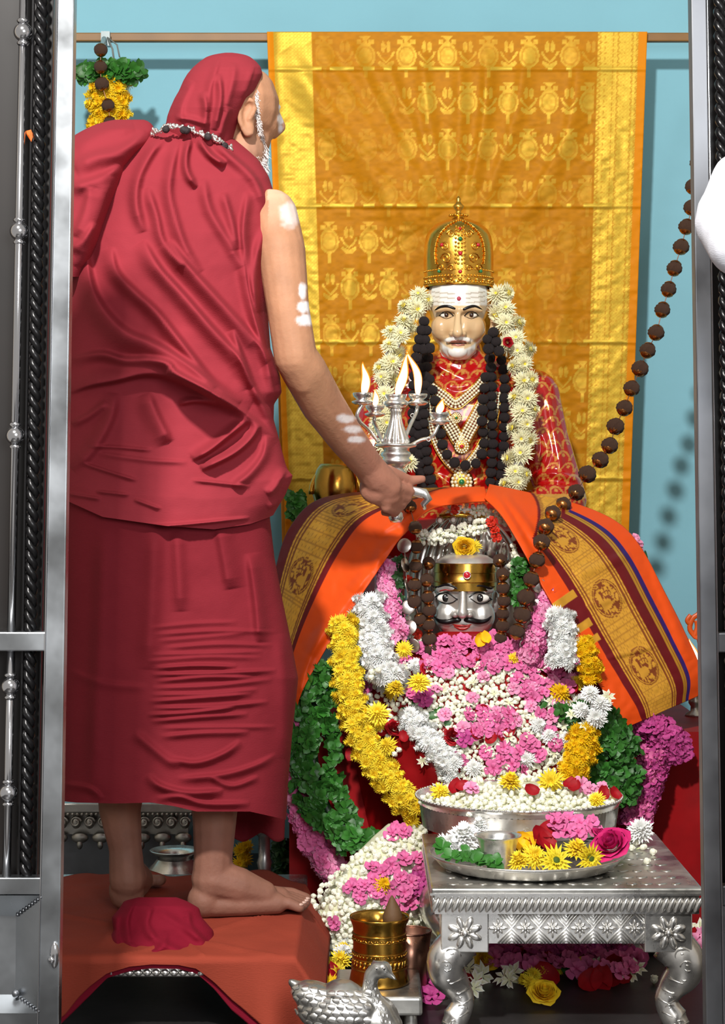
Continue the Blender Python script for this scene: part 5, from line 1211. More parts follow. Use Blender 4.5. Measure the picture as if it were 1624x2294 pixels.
LP = Vector(((1180 - 812) / F * 3.545, 3.545, TZ + .0025)); LR = .176
root = thing('silver_plate', LP, 'plain round silver plate with cup, leaves and mixed flowers on table', 'plate')
m = MB().lathe([(.0001, 0), (LR * .80, 0), (LR * .90, .006), (LR * .97, .020), (LR, .024), (LR * .995, .0265), (LR * .965, .0225), (LR * .89, .009), (LR * .80, .003), (.0001, .003)], 72, LP); put('dish', m.mesh('dish', 'silver'), root)
put('rim_wire', MB().tube([(LP.x + LR * .995 * math.cos(a), LP.y + LR * .995 * math.sin(a), LP.z + .0255) for a in np.linspace(0, 2 * PI, 60)], .0018, 6).mesh('rim_wire', 'silver'), root)
cp = P(1115, 1930, 3.50); cp.z = LP.z + .0035
root = thing('silver_cup', cp, 'small flared silver cup standing among flowers in plate', 'cup')
m = MB().lathe([(.0001, 0), (.028, 0), (.031, .002), (.031, .006), (.029, .008), (.033, .040), (.038, .056), (.0425, .060), (.0425, .0615), (.0405, .061), (.036, .055), (.031, .036), (.027, .010), (.0001, .008)], 40, cp); put('cup_body', m.mesh('cup_body', 'silver'), root)
put('base_ring', MB().lathe([(.031, .001), (.033, .003), (.031, .005)], 40, cp).mesh('base_ring', 'silver'), root)

# ------------------------------------------------------------------ flowers
def loose(kind, items, size, name, label, cat, group, D=None, bv=None, off=.006, nrm=(0, -1, .6)):
    for it in items:
        x, y = it[:2]; d = it[2] if len(it) > 2 else D
        if bv is not None: p, n = hit(bv, x, y, off, d)
        else: p, n = P(x, y, d), Vector(nrm)
        bloom(kind, p, n * .6 + Vector(nrm).normalized(), size, name, None, label, cat, group)
def spread(poly, n, mind, seed):
    """points inside a polygon, at least mind apart"""
    r = random.Random(seed); xs = [p[0] for p in poly]; ys = [p[1] for p in poly]; out = []; tries = 0
    def inside(x, y):
        c = False; j = len(poly) - 1
        for i in range(len(poly)):
            if (poly[i][1] > y) != (poly[j][1] > y) and x < (poly[j][0] - poly[i][0]) * (y - poly[i][1]) / (poly[j][1] - poly[i][1]) + poly[i][0]: c = not c
            j = i
        return c
    while len(out) < n and tries < n * 60:
        tries += 1; x, y = r.uniform(min(xs), max(xs)), r.uniform(min(ys), max(ys))
        if inside(x, y) and all((x - a) ** 2 + (y - b) ** 2 > mind * mind for a, b in out): out.append((x, y))
    return out
HEAP = 'in the flower heap below the silver mask'
G_ = lambda s: s + ' ' + HEAP
jas = spread([(960, 1500), (1080, 1480), (1170, 1520), (1180, 1600), (1120, 1640), (1000, 1640), (950, 1580)], 66, 17, 1)
jas += spread([(1000, 1660), (1120, 1640), (1280, 1650), (1290, 1740), (1230, 1770), (960, 1775), (1000, 1700)], 52, 19, 2)
jas += spread([(1180, 1540), (1290, 1560), (1300, 1640), (1200, 1640)], 14, 20, 3) + spread([(880, 1560), (960, 1520), (980, 1600), (900, 1600)], 9, 20, 4) + [(845, 1655), (855, 1640), (870, 1650), (885, 1690), (895, 1680)]
def sorted_loose(kind, pts, size, name, what, cat, group, D, off):
    """the heap has zones one can name: each gets its own wording"""
    z = {'at the chin of the silver mask': [], 'in the heap beside the yellow garland': [], 'in the heap under the peacock shawl hem': [], 'in the middle of the flower heap': [], 'at the foot of the heap above the large plate': []}
    for x, y in pts:
        k = 0 if y < 1490 else 4 if y > 1655 else 1 if x < 965 else 2 if x > 1195 else 3
        z[list(z)[k]].append((x, y))
    for where, q in z.items():
        if q: loose(kind, q, size, name, what + ' ' + where, cat, group + ' ' + where, D, MOUND, off)
sorted_loose('bud', jas, .0085, 'jasmine_bud', 'cream jasmine bud', 'bud', 'jasmine buds', 4.0, .010)
sorted_loose('star', spread([(900, 1480), (1290, 1480), (1340, 1600), (1290, 1780), (960, 1780), (900, 1620)], 46, 34, 5), .015, 'jasmine_flower', 'open white jasmine flower', 'flower', 'open jasmine flowers', 4.0, .016)
pk = spread([(935, 1455), (1000, 1432), (1110, 1430), (1190, 1450), (1190, 1490), (1100, 1500), (950, 1500)], 34, 20, 6) + spread([(1150, 1480), (1290, 1470), (1300, 1530), (1200, 1570), (1150, 1540)], 20, 22, 7) + spread([(1040, 1590), (1140, 1590), (1150, 1640), (1040, 1640)], 9, 20, 8)
pk += spread([(1080, 1680), (1260, 1660), (1260, 1720), (1090, 1730)], 10, 24, 9) + [(850, 1492), (872, 1480), (905, 1478), (925, 1555), (1030, 1700), (1210, 1600), (1230, 1640), (820, 1545), (1240, 1600), (1180, 1660)]
sorted_loose('pink', pk, .0175, 'pink_blossom', 'crumpled pink blossom', 'flower', 'pink blossoms', 4.05, .014)
sorted_loose('pale_pink', spread([(950, 1470), (1280, 1470), (1300, 1620), (1000, 1640)], 22, 40, 10), .016, 'pale_pink_blossom', 'pale pink blossom', 'flower', 'pale pink blossoms', 4.05, .016)
loose('deep_yellow_mum', [(1253, 1553)], .030, 'yellow_chrysanthemum', 'full yellow chrysanthemum in the heap beside white flowers below shawl hem', 'flower', None, 4.02, MOUND, .018)
sorted_loose('yellow_mum', [(880, 1548), (935, 1535), (848, 1592), (828, 1625), (866, 1672), (905, 1455), (1150, 1478), (1290, 1530), (850, 1625)], .022, 'yellow_chrysanthemum', 'yellow chrysanthemum', 'flower', 'yellow chrysanthemums', 4.02, .016)
sorted_loose('white_mum', [(1325, 1562), (1340, 1590), (1300, 1575), (1205, 1625), (1230, 1650), (1010, 1740), (900, 1520), (860, 1540), (880, 1510), (930, 1490), (1010, 1690), (1270, 1655), (1180, 1700), (1060, 1720)], .020, 'white_chrysanthemum', 'white chrysanthemum', 'flower', 'white chrysanthemums', 4.02, .014)
sorted_loose('red_rose', [(1015, 1648), (812, 1562), (962, 1500), (885, 1630)], .021, 'red_rose', 'dark red rose', 'flower', 'red roses', 4.02, .012)
sorted_loose('red_petal', [(1080, 1590), (1140, 1640), (1120, 1650), (1060, 1475), (1280, 1545), (1320, 1530), (860, 1640), (905, 1650), (785, 1690), (1100, 1655), (1340, 1535), (1065, 1645), (1150, 1600)], .014, 'red_petal', 'dark red rose petal', 'petal', 'red petals', 4.02, .014)
loose('yellow_petal', [(1088, 1430), (1075, 1436)], .014, 'yellow_petal', 'yellow petal at the chin of the silver mask', 'petal', 'yellow petals at mask chin', 4.08)
loose('magenta', [(955, 1562), (945, 1570), (1040, 1655)], .018, 'magenta_blossom', 'deep magenta blossom ' + HEAP, 'flower', G_('magenta blossoms'), 4.0, MOUND, .016)
loose('leaf', [(900, 1585), (920, 1580), (955, 1605), (880, 1710), (1210, 1590), (975, 1600), (1160, 1545), (1000, 1630)], .026, 'green_leaf', 'single green leaf ' + HEAP, 'leaf', G_('loose green leaves'), 4.0, MOUND, .010)
def bud_mass(name, label, pts, bv, off, D, seed, size=.0088):
    r = random.Random(seed); base_v = [getv(me) for me in FL['bud']]; base_f = [[tuple(p.vertices) for p in me.polygons] for me in FL['bud']]
    cols = []
    for me in FL['bud']:
        a = np.empty(len(me.vertices) * 4, np.float32); me.color_attributes['Col'].data.foreach_get('color', a); cols.append(a.reshape(-1, 4)[:, :3])
    m = MB()
    for x, y in pts:
        p, n = bv(x, y) if callable(bv) else hit(bv, x, y, off, D)
        if p is None: continue
        k = r.randrange(3); R = orient(n + Vector((r.gauss(0, .5), r.gauss(0, .5) - .3, r.gauss(0, .5) + .3)), r.uniform(0, 6)).to_matrix()
        m.add(base_v[k] * size * r.uniform(.8, 1.15) @ np.array(R).T + np.array(p), base_f[k], cols[k] * r.uniform(.86, 1.02))
    return reg(put(name, m.mesh(name, 'petal', colored=True)), label, 'flowers', None, 'stuff')
ph = spread([(935, 1490), (1080, 1480), (1200, 1510), (1290, 1550), (1310, 1640), (1290, 1760), (960, 1785), (1010, 1720), (985, 1650), (930, 1590)], 900, 9.5, 41) + spread([(830, 1500), (930, 1480), (940, 1600), (880, 1640), (820, 1580)], 90, 11, 42)
bud_mass('jasmine_filling', 'packed jasmine buds filling the flower heap below the silver mask', ph, MOUND, .003, 4.0, 5)
loose('white_mum', [(1322, 1556, 3.985), (1345, 1580, 3.985), (1300, 1590, 3.98), (1335, 1608, 3.98)], .023, 'white_chrysanthemum', 'fluffy white chrysanthemum in front of green leaves below shawl hem', 'flower', 'white chrysanthemums below the shawl hem')
loose('star', [(1280, 1600, 3.98), (1362, 1560, 3.985), (1310, 1625, 3.98)], .018, 'jasmine_flower', 'white jasmine flower in front of green leaves below shawl hem', 'flower', 'jasmine flowers below the shawl hem')
loose('yellow_mum', [(846, 1598, 3.99), (884, 1545, 4.0), (938, 1530, 3.99), (868, 1672, 3.97)], .027, 'yellow_chrysanthemum', 'large yellow chrysanthemum on the heap right beside the long yellow garland', 'flower', 'large yellow chrysanthemums beside the garland')
# large plate
def plate_top(x, y, bulge=.05):
    """point of the heap lying in the large plate"""
    best = None
    for k in range(60):
        D = 3.60 + .40 * k / 59; p = P(x, y, D); q = math.hypot(p.x - UP.x, p.y - UP.y) / UR
        if q < 1 and p.z <= UP.z + .052 + bulge * (1 - q ** 2): return p
    return None
m = MB(); a_, r_ = np.meshgrid(np.linspace(0, 2 * PI, 40), np.linspace(0, .93, 10)); m.grid(np.stack([UP.x + UR * r_ * np.cos(a_), UP.y + UR * r_ * np.sin(a_), UP.z + .044 + .042 * (1 - r_ ** 2)], -1))
o = put('jasmine_mass', m.mesh('jasmine_mass', mat('jasmine_base', lin(214, 214, 182), .8, bump=1.0, bscale=90, var=.12, vscale=60))); reg(o, 'bed of packed jasmine heads filling the large fluted plate', 'flowers', None, 'stuff')
def plate_pt(x, y):
    p = plate_top(x, y, .042); return (p, Vector((0, -.6, .8))) if p is not None else (None, None)
bud_mass('jasmine_filling', 'packed jasmine buds filling the large fluted plate', spread([(940, 1760), (1380, 1760), (1385, 1800), (1250, 1828), (1060, 1826), (945, 1800)], 330, 10, 43), plate_pt, 0, 0, 6)
r2 = random.Random(12)
for i in range(66):
    q = math.sqrt(r2.random()) * .93; a = r2.uniform(PI, 2 * PI) if r2.random() < .72 else r2.uniform(0, PI); p = Vector((UP.x + UR * q * math.cos(a), UP.y + UR * q * math.sin(a), UP.z + .050 + .042 * (1 - q ** 2)))
    bloom('bud' if r2.random() < .75 else 'star', p, (math.cos(a) * q, -.5, 1), .0085 if r2.random() < .75 else .011, 'jasmine_bud', None, 'cream jasmine bud heaped in the large fluted plate', 'bud', 'jasmine buds in the large plate', r=r2)
def in_plate(kind, items, size, name, label, group):
    for x, y in items:
        p = plate_top(x, y) or P(x, y, 3.66); bloom(kind, p + Vector((0, -.012, .008)), (0, -.9, .7), size, name, None, label, 'flower', group)
in_plate('yellow_mum', [(1140, 1762), (1232, 1758)], .030, 'yellow_chrysanthemum', 'plump yellow chrysanthemum standing on jasmine in the large plate', 'yellow chrysanthemums in the large plate')
in_plate('yellow_mum', [(985, 1782), (1335, 1800)], .020, 'yellow_chrysanthemum', 'small yellow chrysanthemum half sunk in jasmine in the large plate', 'small yellow chrysanthemums in the large plate')
in_plate('red_petal', [(1020, 1772), (1035, 1768), (1190, 1778), (1275, 1765), (1285, 1772), (1350, 1785), (1375, 1788)], .015, 'red_petal', 'dark red petal on jasmine in the large plate', 'red petals in the large plate')
in_plate('pale_pink', [(1055, 1775), (1300, 1765), (1320, 1775), (1345, 1772)], .016, 'pale_pink_blossom', 'pale pink blossom on jasmine in the large plate', 'pink blossoms in the large plate')
# plate on the table
def on_plate(kind, items, size, name, label, group, z=.02, nrm=(0, -.7, .9)):
    for x, y, D in items: bloom(kind, P(x, y, D), nrm, size, name, None, label, 'flower', group)
on_plate('white_mum', [(1040, 1880, 3.60)], .036, 'white_chrysanthemum', 'big white chrysanthemum beside the silver cup in plate', None)
on_plate('white_mum', [(1075, 1855, 3.63), (1180, 1858, 3.66), (1205, 1850, 3.65), (1000, 1892, 3.58)], .024, 'white_chrysanthemum', 'white chrysanthemum crowded behind the silver cup', 'white chrysanthemums behind the cup')
on_plate('yellow_mum', [(1165, 1932, 3.47), (1195, 1920, 3.50), (1290, 1905, 3.52)], .029, 'yellow_chrysanthemum', 'yellow chrysanthemum lying near the cup in plate', 'yellow chrysanthemums in the plate')
daisy = chrys_mesh('daisy', lin(246, 222, 50), lin(220, 190, 30), lin(70, 92, 30), 44, 3, 17, .2)
FL['daisy'] = [daisy]
on_plate('daisy', [(1245, 1928, 3.455), (1322, 1922, 3.47)], .031, 'yellow_daisy', 'flat yellow flower with green centre facing out of plate', 'green centred yellow flowers in the plate', nrm=(0, -1, .25))
on_plate('yellow_petal', [(1172, 1885, 3.55), (1180, 1898, 3.54), (1165, 1900, 3.535), (1190, 1880, 3.56)], .020, 'orange_yellow_petal', 'orange yellow petal between cup and red petals', 'orange yellow petals in the plate')
on_plate('red_petal', [(1212, 1880, 3.55), (1220, 1895, 3.54), (1205, 1900, 3.54), (1225, 1865, 3.57)], .022, 'red_petal', 'dark red petal standing up in plate beside pink blossoms', 'red petals in the plate')
on_plate('pink', [(1250, 1850, 3.58), (1275, 1842, 3.59), (1300, 1848, 3.58), (1320, 1852, 3.58), (1265, 1868, 3.56), (1295, 1868, 3.56), (1330, 1868, 3.56), (1245, 1838, 3.6)], .021, 'pink_blossom', 'pink blossom piled behind yellow flowers in plate', 'pink blossoms in the plate')
on_plate('pink_rose', [(1368, 1890, 3.50)], .036, 'magenta_rose', 'magenta pink rose at the edge of the plate on table', None)
on_plate('pink_rose', [(1350, 1870, 3.54)], .024, 'magenta_rose', 'small magenta rose behind the large magenta rose in plate', None)
for x, y, D in ((1010, 1920, 3.47), (1035, 1925, 3.46), (1060, 1930, 3.45), (1090, 1935, 3.44), (1110, 1938, 3.44), (990, 1900, 3.52), (1045, 1912, 3.50), (1075, 1918, 3.49)):
    bloom('sprig', P(x, y, D), (0, -.6, .8), .022, 'leaf_sprig', None, 'green leaf sprig at foot of the cup in plate', 'leaf', 'leaf sprigs in the plate')
p = P(1436, 1848, 3.76); p.z = TZ + .03; bloom('white_mum', p, (0, -.8, .6), .028, 'white_chrysanthemum', None, 'single white chrysanthemum lying on the bare table top', 'flower')
for x, y in ((1410, 1880), (1395, 1892), (1425, 1888), (1440, 1898), (1462, 1908), (1448, 1930), (1415, 1900), (1405, 1870)):
    D = (CZ - TZ - .006) * F / (y - HY); p = P(x, y, D); bloom('bud', p, (.3, -.7, .4), .0095, 'jasmine_bud', None, 'cream jasmine bud strewn on the bare table top', 'bud', 'jasmine buds on the table')
# cascade beside the brass pot
casc = loft([(1845, 870, 950), (1870, 840, 960), (1920, 790, 962), (1980, 740, 962), (2010, 722, 963), (2040, 708, 965), (2070, 712, 965), (2100, 730, 965), (2140, 725, 970)], [(1845, 4.0), (1950, 3.97), (2140, 3.96)], [(1845, .02), (1900, .06), (2000, .09), (2140, .10)], [], 70, 60)
cme = casc.mesh('jasmine_drift', 'jasmine_base'); CASC = bvh_of(cme); o = put('jasmine_drift', cme); reg(o, 'drift of packed jasmine spilling from altar beside the brass pot', 'flowers', None, 'stuff')
bud_mass('jasmine_filling', 'packed jasmine buds covering the drift beside the brass pot', spread([(880, 1858), (955, 1850), (960, 1930), (955, 2040), (900, 2130), (760, 2135), (695, 2135), (700, 2000), (790, 1925)], 640, 11, 44), CASC, .003, 3.9, 7, .0095)
loose('bud', spread([(880, 1860), (955, 1850), (955, 1920), (900, 1960), (860, 2020), (870, 2060), (760, 2068), (712, 2050), (710, 2000), (790, 1930)], 84, 20, 21), .0095, 'jasmine_bud', 'cream jasmine bud in the drift beside the brass pot', 'bud', 'jasmine buds in the drift', 3.9, CASC, .008)
loose('pink', spread([(780, 1990), (850, 1930), (950, 1920), (960, 2030), (880, 2050), (860, 2000), (800, 2010)], 24, 24, 22) + [(890, 1858), (880, 1868), (905, 1865), (750, 2068)], .018, 'pink_blossom', 'pink blossom in the drift beside the brass pot', 'flower', 'pink blossoms in the drift', 3.9, CASC, .014)
loose('deep_yellow_mum', [(858, 1982)], .021, 'yellow_chrysanthemum', 'yellow chrysanthemum alone in the drift above the brass pot', 'flower', None, 3.9, CASC, .016)
loose('magenta', [(940, 1965), (950, 1985), (930, 1990)], .019, 'magenta_blossom', 'magenta blossom in the drift beside the table edge', 'flower', 'magenta blossoms in the drift', 3.9, CASC, .014)
# on the floor
def floor_bloom(kind, items, size, name, label, group, z=.012, nrm=(0, -.8, .8)):
    for x, y in items:
        D = (CZ - z) * F / (y - HY); bloom(kind, P(x, y, D), nrm, size, name, None, label, 'flower', group)
UT = 'on the floor under the silver table'
floor_bloom('yellow_rose', [(1088, 2152)], .027, 'yellow_rose', 'yellow rose on the floor beside the table leg', None, .022)
floor_bloom('yellow_rose', [(1218, 2222)], .030, 'yellow_rose', 'yellow rose lying alone on the dark floor under table', None, .024, (0, -1, .35))
floor_bloom('pink', spread([(1090, 2098), (1400, 2092), (1440, 2150), (1400, 2180), (1110, 2165)], 36, 22, 31), .022, 'pink_blossom', 'pink blossom ' + UT, 'pink blossoms under the table', .025)
floor_bloom('magenta', spread([(1090, 2098), (1400, 2092), (1420, 2140), (1120, 2150)], 18, 30, 32), .022, 'magenta_blossom', 'magenta blossom ' + UT, 'magenta blossoms under the table', .03)
floor_bloom('red_rose', [(1180, 2140), (1255, 2140), (1222, 2158)], .025, 'red_rose', 'dark red rose ' + UT, 'red roses under the table', .02)
floor_bloom('red_petal', [(1330, 2190), (1350, 2180), (1372, 2172), (1365, 2195), (1225, 2186), (1058, 2200), (1345, 2198), (1320, 2200), (1385, 2185)], .024, 'red_petal', 'dark red rose petal ' + UT, 'red petals under the table', .012)
floor_bloom('yellow_mum', [(1175, 2195), (1195, 2185), (1215, 2178), (1250, 2170), (1275, 2165), (1300, 2160), (1390, 2110), (1398, 2130), (1405, 2150), (1185, 2200)], .018, 'yellow_chrysanthemum', 'yellow chrysanthemum head ' + UT, 'yellow chrysanthemums under the table', .016)
floor_bloom('star', [(1080, 2185), (1065, 2200), (1130, 2190), (1150, 2180), (1140, 2195), (1350, 2150), (1340, 2160), (1410, 2180), (1425, 2170), (1200, 2120), (1100, 2130), (1050, 2170), (1060, 2215), (1315, 2178)], .026, 'white_flower', 'white petalled flower ' + UT, 'white flowers under the table', .014)
floor_bloom('leaf', [(1270, 2185), (1290, 2190), (1300, 2182)], .03, 'green_leaf', 'green leaf ' + UT, 'green leaves under the table', .008)
floor_bloom('bud', [(1465, 2195)], .011, 'jasmine_bud', 'single jasmine bud alone on dark floor near table leg', None, .01)
floor_bloom('yellow_mum', [(762, 2150), (745, 2165), (770, 2130), (755, 2180), (945, 2110), (950, 2140)], .024, 'yellow_chrysanthemum', 'yellow chrysanthemum on the floor beside the brass pot', 'yellow chrysanthemums beside the pot', .03)
floor_bloom('deep_yellow_mum', [(725, 2215), (740, 2208)], .022, 'yellow_chrysanthemum', 'deep yellow chrysanthemum behind the swan beside ochre cloth', 'deep yellow chrysanthemums behind the swan', .03)
floor_bloom('white_mum', [(775, 2115), (768, 2135), (785, 2105)], .020, 'white_chrysanthemum', 'white chrysanthemum beside the brass pot', 'white chrysanthemums beside the pot', .04)
floor_bloom('red_petal', [(765, 2075), (770, 2085), (755, 2072), (730, 2192), (742, 2185), (720, 2196), (945, 2085), (943, 2100), (1545, 2100)], .022, 'red_petal', 'dark red petal on the floor beside the brass pot', 'red petals beside the pot', .03)
floor_bloom('magenta', [(935, 2180), (950, 2200), (965, 2235), (975, 2215), (940, 2170)], .024, 'magenta_petal', 'magenta blossom on the floor between brass pot and table', 'magenta blossoms beside the table', .02)
floor_bloom('pale_pink', [(1560, 2110), (1570, 2125), (1575, 2095), (1565, 2140)], .02, 'pale_pink_blossom', 'pale pink blossom on floor beside the table by gate', 'pink blossoms by the gate', .03)
floor_bloom('star', [(1555, 2090), (1568, 2080)], .024, 'white_flower', 'white flower on floor beside the table by gate', 'white flowers by the gate', .03)
# ------------------------------------------------------------------ burning lamp in the man's hand
def flame_mesh(h, wd, lean, name):
    m = MB(); n = 14; pts = []; rad = []
    for i in range(n):
        t = i / (n - 1); pts.append((lean[0] * t ** 1.6 * h + .10 * h * math.sin(t * 5) * t, lean[1] * t * h, t * h)); rad.append(max(.0004, wd * math.sin(PI * min(1, (t * .86 + .12))) ** .9 * (1 - .45 * t)))
    m.tube(pts, rad, 12); return m.mesh(name, 'flame')
fm = bpy.data.materials.new('flame'); fm.use_nodes = True; MATS['flame'] = fm
nt = fm.node_tree; nt.nodes.remove(nt.nodes['Principled BSDF']); em = nt.nodes.new('ShaderNodeEmission'); lw = nt.nodes.new('ShaderNodeLayerWeight'); lw.inputs[0].default_value = .62
tcn = nt.nodes.new('ShaderNodeTexCoord'); sp_ = nt.nodes.new('ShaderNodeSeparateXYZ'); nt.links.new(tcn.outputs['Generated'], sp_.inputs[0])
ad = nt.nodes.new('ShaderNodeMath'); ad.operation = 'MULTIPLY_ADD'; ad.inputs[1].default_value = .75; nt.links.new(sp_.outputs['Z'], ad.inputs[0]); nt.links.new(lw.outputs['Facing'], ad.inputs[2])
cr_ = nt.nodes.new('ShaderNodeValToRGB'); e_ = cr_.color_ramp.elements; e_[0].position = .25; e_[0].color = (1, .86, .55, 1); e_[1].position = .95; e_[1].color = (1, .22, .02, 1)
nt.links.new(ad.outputs[0], cr_.inputs[0]); nt.links.new(cr_.outputs[0], em.inputs[0])
mr_ = nt.nodes.new('ShaderNodeMapRange'); mr_.inputs[1].default_value = .2; mr_.inputs[2].default_value = 1.0; mr_.inputs[3].default_value = 16; mr_.inputs[4].default_value = 1.6
nt.links.new(ad.outputs[0], mr_.inputs[0]); nt.links.new(mr_.outputs[0], em.inputs[1]); nt.links.new(em.outputs[0], nt.nodes['Material Output'].inputs[0])
def build_lamp():
    LD = 4.0; s = LD / F
    root = thing('five_flame_lamp', P(877, 1170, LD), 'silver hand lamp with five burning wicks held before the statue', 'lamp')
    ax = lambda y: P(887 - (y - 1000) * .06, y, LD)
    def lat(name, prof, parent=root, flute=0, nfl=0, seg=32, mt='silver'):
        m = MB(); c = ax(1000); m.lathe([(r * s, -(y - 1000) * s) for r, y in prof], seg, c, flute=flute, nfl=nfl); return put(name, m.mesh(name, mt), parent)
    lat('stem', [(12, 915), (14, 918), (11, 924), (13, 940), (17, 955), (22, 968), (27, 980), (30, 990), (26, 996)], flute=.05, nfl=14, seg=84)
    lat('oil_cup', [(12, 915), (22, 912), (28, 905), (27, 899), (20, 896), (24, 888), (25, 884), (22, 885), (14, 894), (.1, 896)])
    lat('drip_plate', [(20, 996), (44, 994), (47, 997), (44, 1001), (30, 1004), (27, 1010)])
    lat('knop', [(27, 1010), (33, 1014), (34, 1020), (28, 1026), (33, 1030), (33, 1036), (24, 1042), (16, 1050), (20, 1056), (20, 1062), (13, 1068)])
    lat('handle', [(13, 1068), (11, 1085), (12, 1110), (13, 1130), (11, 1146), (15, 1150), (17, 1160), (12, 1170), (.1, 1171)])
    cups = [((812, 884), 4.0 - .05, [(848, 990), (828, 965), (800, 935), (800, 908)]), ((840, 912), 4.0 + .05, [(858, 990), (846, 965), (838, 945), (838, 930)]), ((936, 886), 4.0 + .05, [(905, 988), (918, 955), (932, 925), (935, 905)]), ((984, 928), 4.0 - .05, [(920, 998), (945, 985), (968, 978), (984, 950)])]
    for (x, y), D, arm in cups:
        q = smooth_line([(*arm[0], LD), (*arm[1], (LD + D) / 2), (*arm[2], D), (x, y + 20, D)], 18); m = MB(); m.tube([P(*p) for p in q], .0038, 8); a = put('arm', m.mesh('arm', 'silver'), root)
        c = P(x, y, D); m = MB(); m.lathe([(.1 * s, -24 * s), (16 * s, -22 * s), (23 * s, -18 * s), (24 * s, -15 * s), (12 * s, -11 * s), (20 * s, -4 * s), (22 * s, 2 * s), (21 * s, 4 * s), (15 * s, -1 * s), (.1 * s, -3 * s)], 28, c); put('oil_cup', m.mesh('oil_cup', 'silver'), root)
        e = P(arm[2][0] - 8, arm[2][1] + 6, D); m = MB(); m.tube([(e.x + .004 * math.cos(t), e.y, e.z + .004 * math.sin(t)) for t in np.linspace(0, 6.28, 12)], .0011, 6); put('ring', m.mesh('ring', 'silver'), a)
    for (x, y, D, h, wd, ln) in ((816, 884, 3.95, .066, .0115, (.05, 0)), (840, 910, 4.05, .036, .0085, (.1, 0)), (891, 886, 4.0, .088, .0125, (.34, 0)), (936, 884, 4.05, .092, .0105, (-.16, 0)), (982, 926, 3.95, .030, .010, (.45, 0))):
        put('flame', flame_mesh(h, wd, ln, 'flame'), root, loc=P(x, y, D))
        put('wick', MB().tube([P(x, y + 6, D), P(x, y - 3, D)], .0018, 6).mesh('wick', 'black_paint'), root)
    # bird shaped grip ornament
    m = MB(); m.tube([P(900, 1112, 3.97), P(925, 1100, 3.965), P(950, 1106, 3.965), P(960, 1118, 3.965), P(948, 1130, 3.97), P(952, 1142, 3.97)], [.006, .011, .011, .008, .006, .003], 12, flat=.55); put('grip_ornament', m.mesh('grip_ornament', 'silver'), root)
    return root
build_lamp()

# ------------------------------------------------------------------ stool and cloths under the man
def stool():
    x0, x1, y0, y1, z = -.640, -.115, 3.378, 4.12, .132
    root = thing('silver_stool', ((x0 + x1) / 2, (y0 + y1) / 2, 0), 'low silver plank stool under ochre cloth', 'stool')
    m = MB().box((x0 + x1) / 2, (y0 + y1) / 2, z - .017, x1 - x0, y1 - y0, .034); bevel_obj(put('seat_plank', m.mesh('seat_plank', 'silver', smooth=False), root), .006, 3)
    bm_ = MB().ell((0, 0, 0), (.008, .006, .006), nu=8, nv=5).mesh('edge_bead', 'silver')
    for i in range(34): put('edge_bead', bm_, root, loc=(x0 + .01 + (x1 - x0 - .02) * i / 33, y0 - .002, z - .025))
    for lx in (x0 + .05, x1 - .05):
        for ly in (y0 + .06, y1 - .06):
            m = MB().lathe([(.018, 0), (.022, .01), (.014, .03), (.020, .07), (.026, z - .032)], 20, (lx, ly, 0)); put('leg', m.mesh('leg', 'dark_silver'), root)
stool()
def drape(name, label, mt, xr, hang, topz, yf, lift, amp=.004):
    nx, ny = 110, 90
    X = np.linspace(-.655, xr, nx)[None].repeat(ny, 0); V = np.linspace(0, 1, ny)[:, None].repeat(nx, 1)
    yb = 4.10 + .03 * np.sin(X * 23) + .02 * np.sin(X * 51)
    pxf = 812 + X / yf * F; hg = np.interp(pxf, *np.array(hang, float).T)
    vt = .72; top = V < vt
    Lt = yb - yf; sarc = V * 1.0; R = .009
    d_ = np.where(top, V / vt * Lt, Lt + (V - vt) / (1 - vt) * hg)      # length along the cloth
    over_ = d_ - (Lt - R); an = np.clip(over_ / R, 0, PI / 2); dn = np.clip(over_ - R * PI / 2, 0, 9)
    Y = np.where(over_ < 0, yb - d_, (yf + R) - R * np.sin(an)); Z = topz - R * (1 - np.cos(an)) - dn
    h = dn
    Z = Z + amp * (vnoise(X * 14, Y * 14, 3) * .7 + .5 * vnoise(X * 37 + 3 * Y, Y * 31, 8)) * (over_ < R) - .001 + (.004 * np.exp(-((X * 3 + Y - 2.55) / .012) ** 2) + .004 * np.exp(-((X * 1.4 - Y + 3.95) / .010) ** 2) + .004 * np.exp(-((X * .8 + Y - 3.25) / .010) ** 2)) * (amp > .002) * (over_ < 0)
    Y = Y - (.016 * np.sin(X * 34 + 1) + .006 * np.sin(X * 71)) * h / .1 - .002
    # right side falls over the plank edge
    over = np.clip(X + .115, 0, 1); Z = Z - np.where(over > 0, over * 1.0, 0); X = X - over * .35
    rnd_ = np.clip(X + .2, 0, 1)
    Y = np.where(V < .3, Y - rnd_ * (1 - V / .3) * 1.2, Y)
    Z = np.maximum(Z, .004)
    m = MB(); m.grid(np.stack([X, Y, Z], -1)); o = put(name, m.mesh(name, mt)); sdm = o.modifiers.new('t', 'SOLIDIFY'); sdm.thickness = .003; sdm.offset = 1
    return reg(o, label, 'cloth')
drape('ochre_cloth', 'worn ochre orange cloth spread over the low stool under bare feet', 'ochre_cloth', -.035, [(40, .12), (120, .105), (150, .088), (175, .064), (200, .046), (240, .022), (290, .010), (340, .006), (400, .007), (440, .014), (480, .038), (520, .068), (560, .092), (600, .112), (650, .125), (800, .13)], .1355, 3.364, 0)
drape('maroon_underlay', 'dark maroon cloth showing below the ochre cloth hem', 'maroon_cloth', -.09, [(40, .11), (130, .110), (175, .080), (200, .062), (240, .030), (290, .017), (340, .012), (400, .013), (440, .022), (480, .050), (520, .086), (560, .11), (800, .128)], .1335, 3.371, 0, .001)
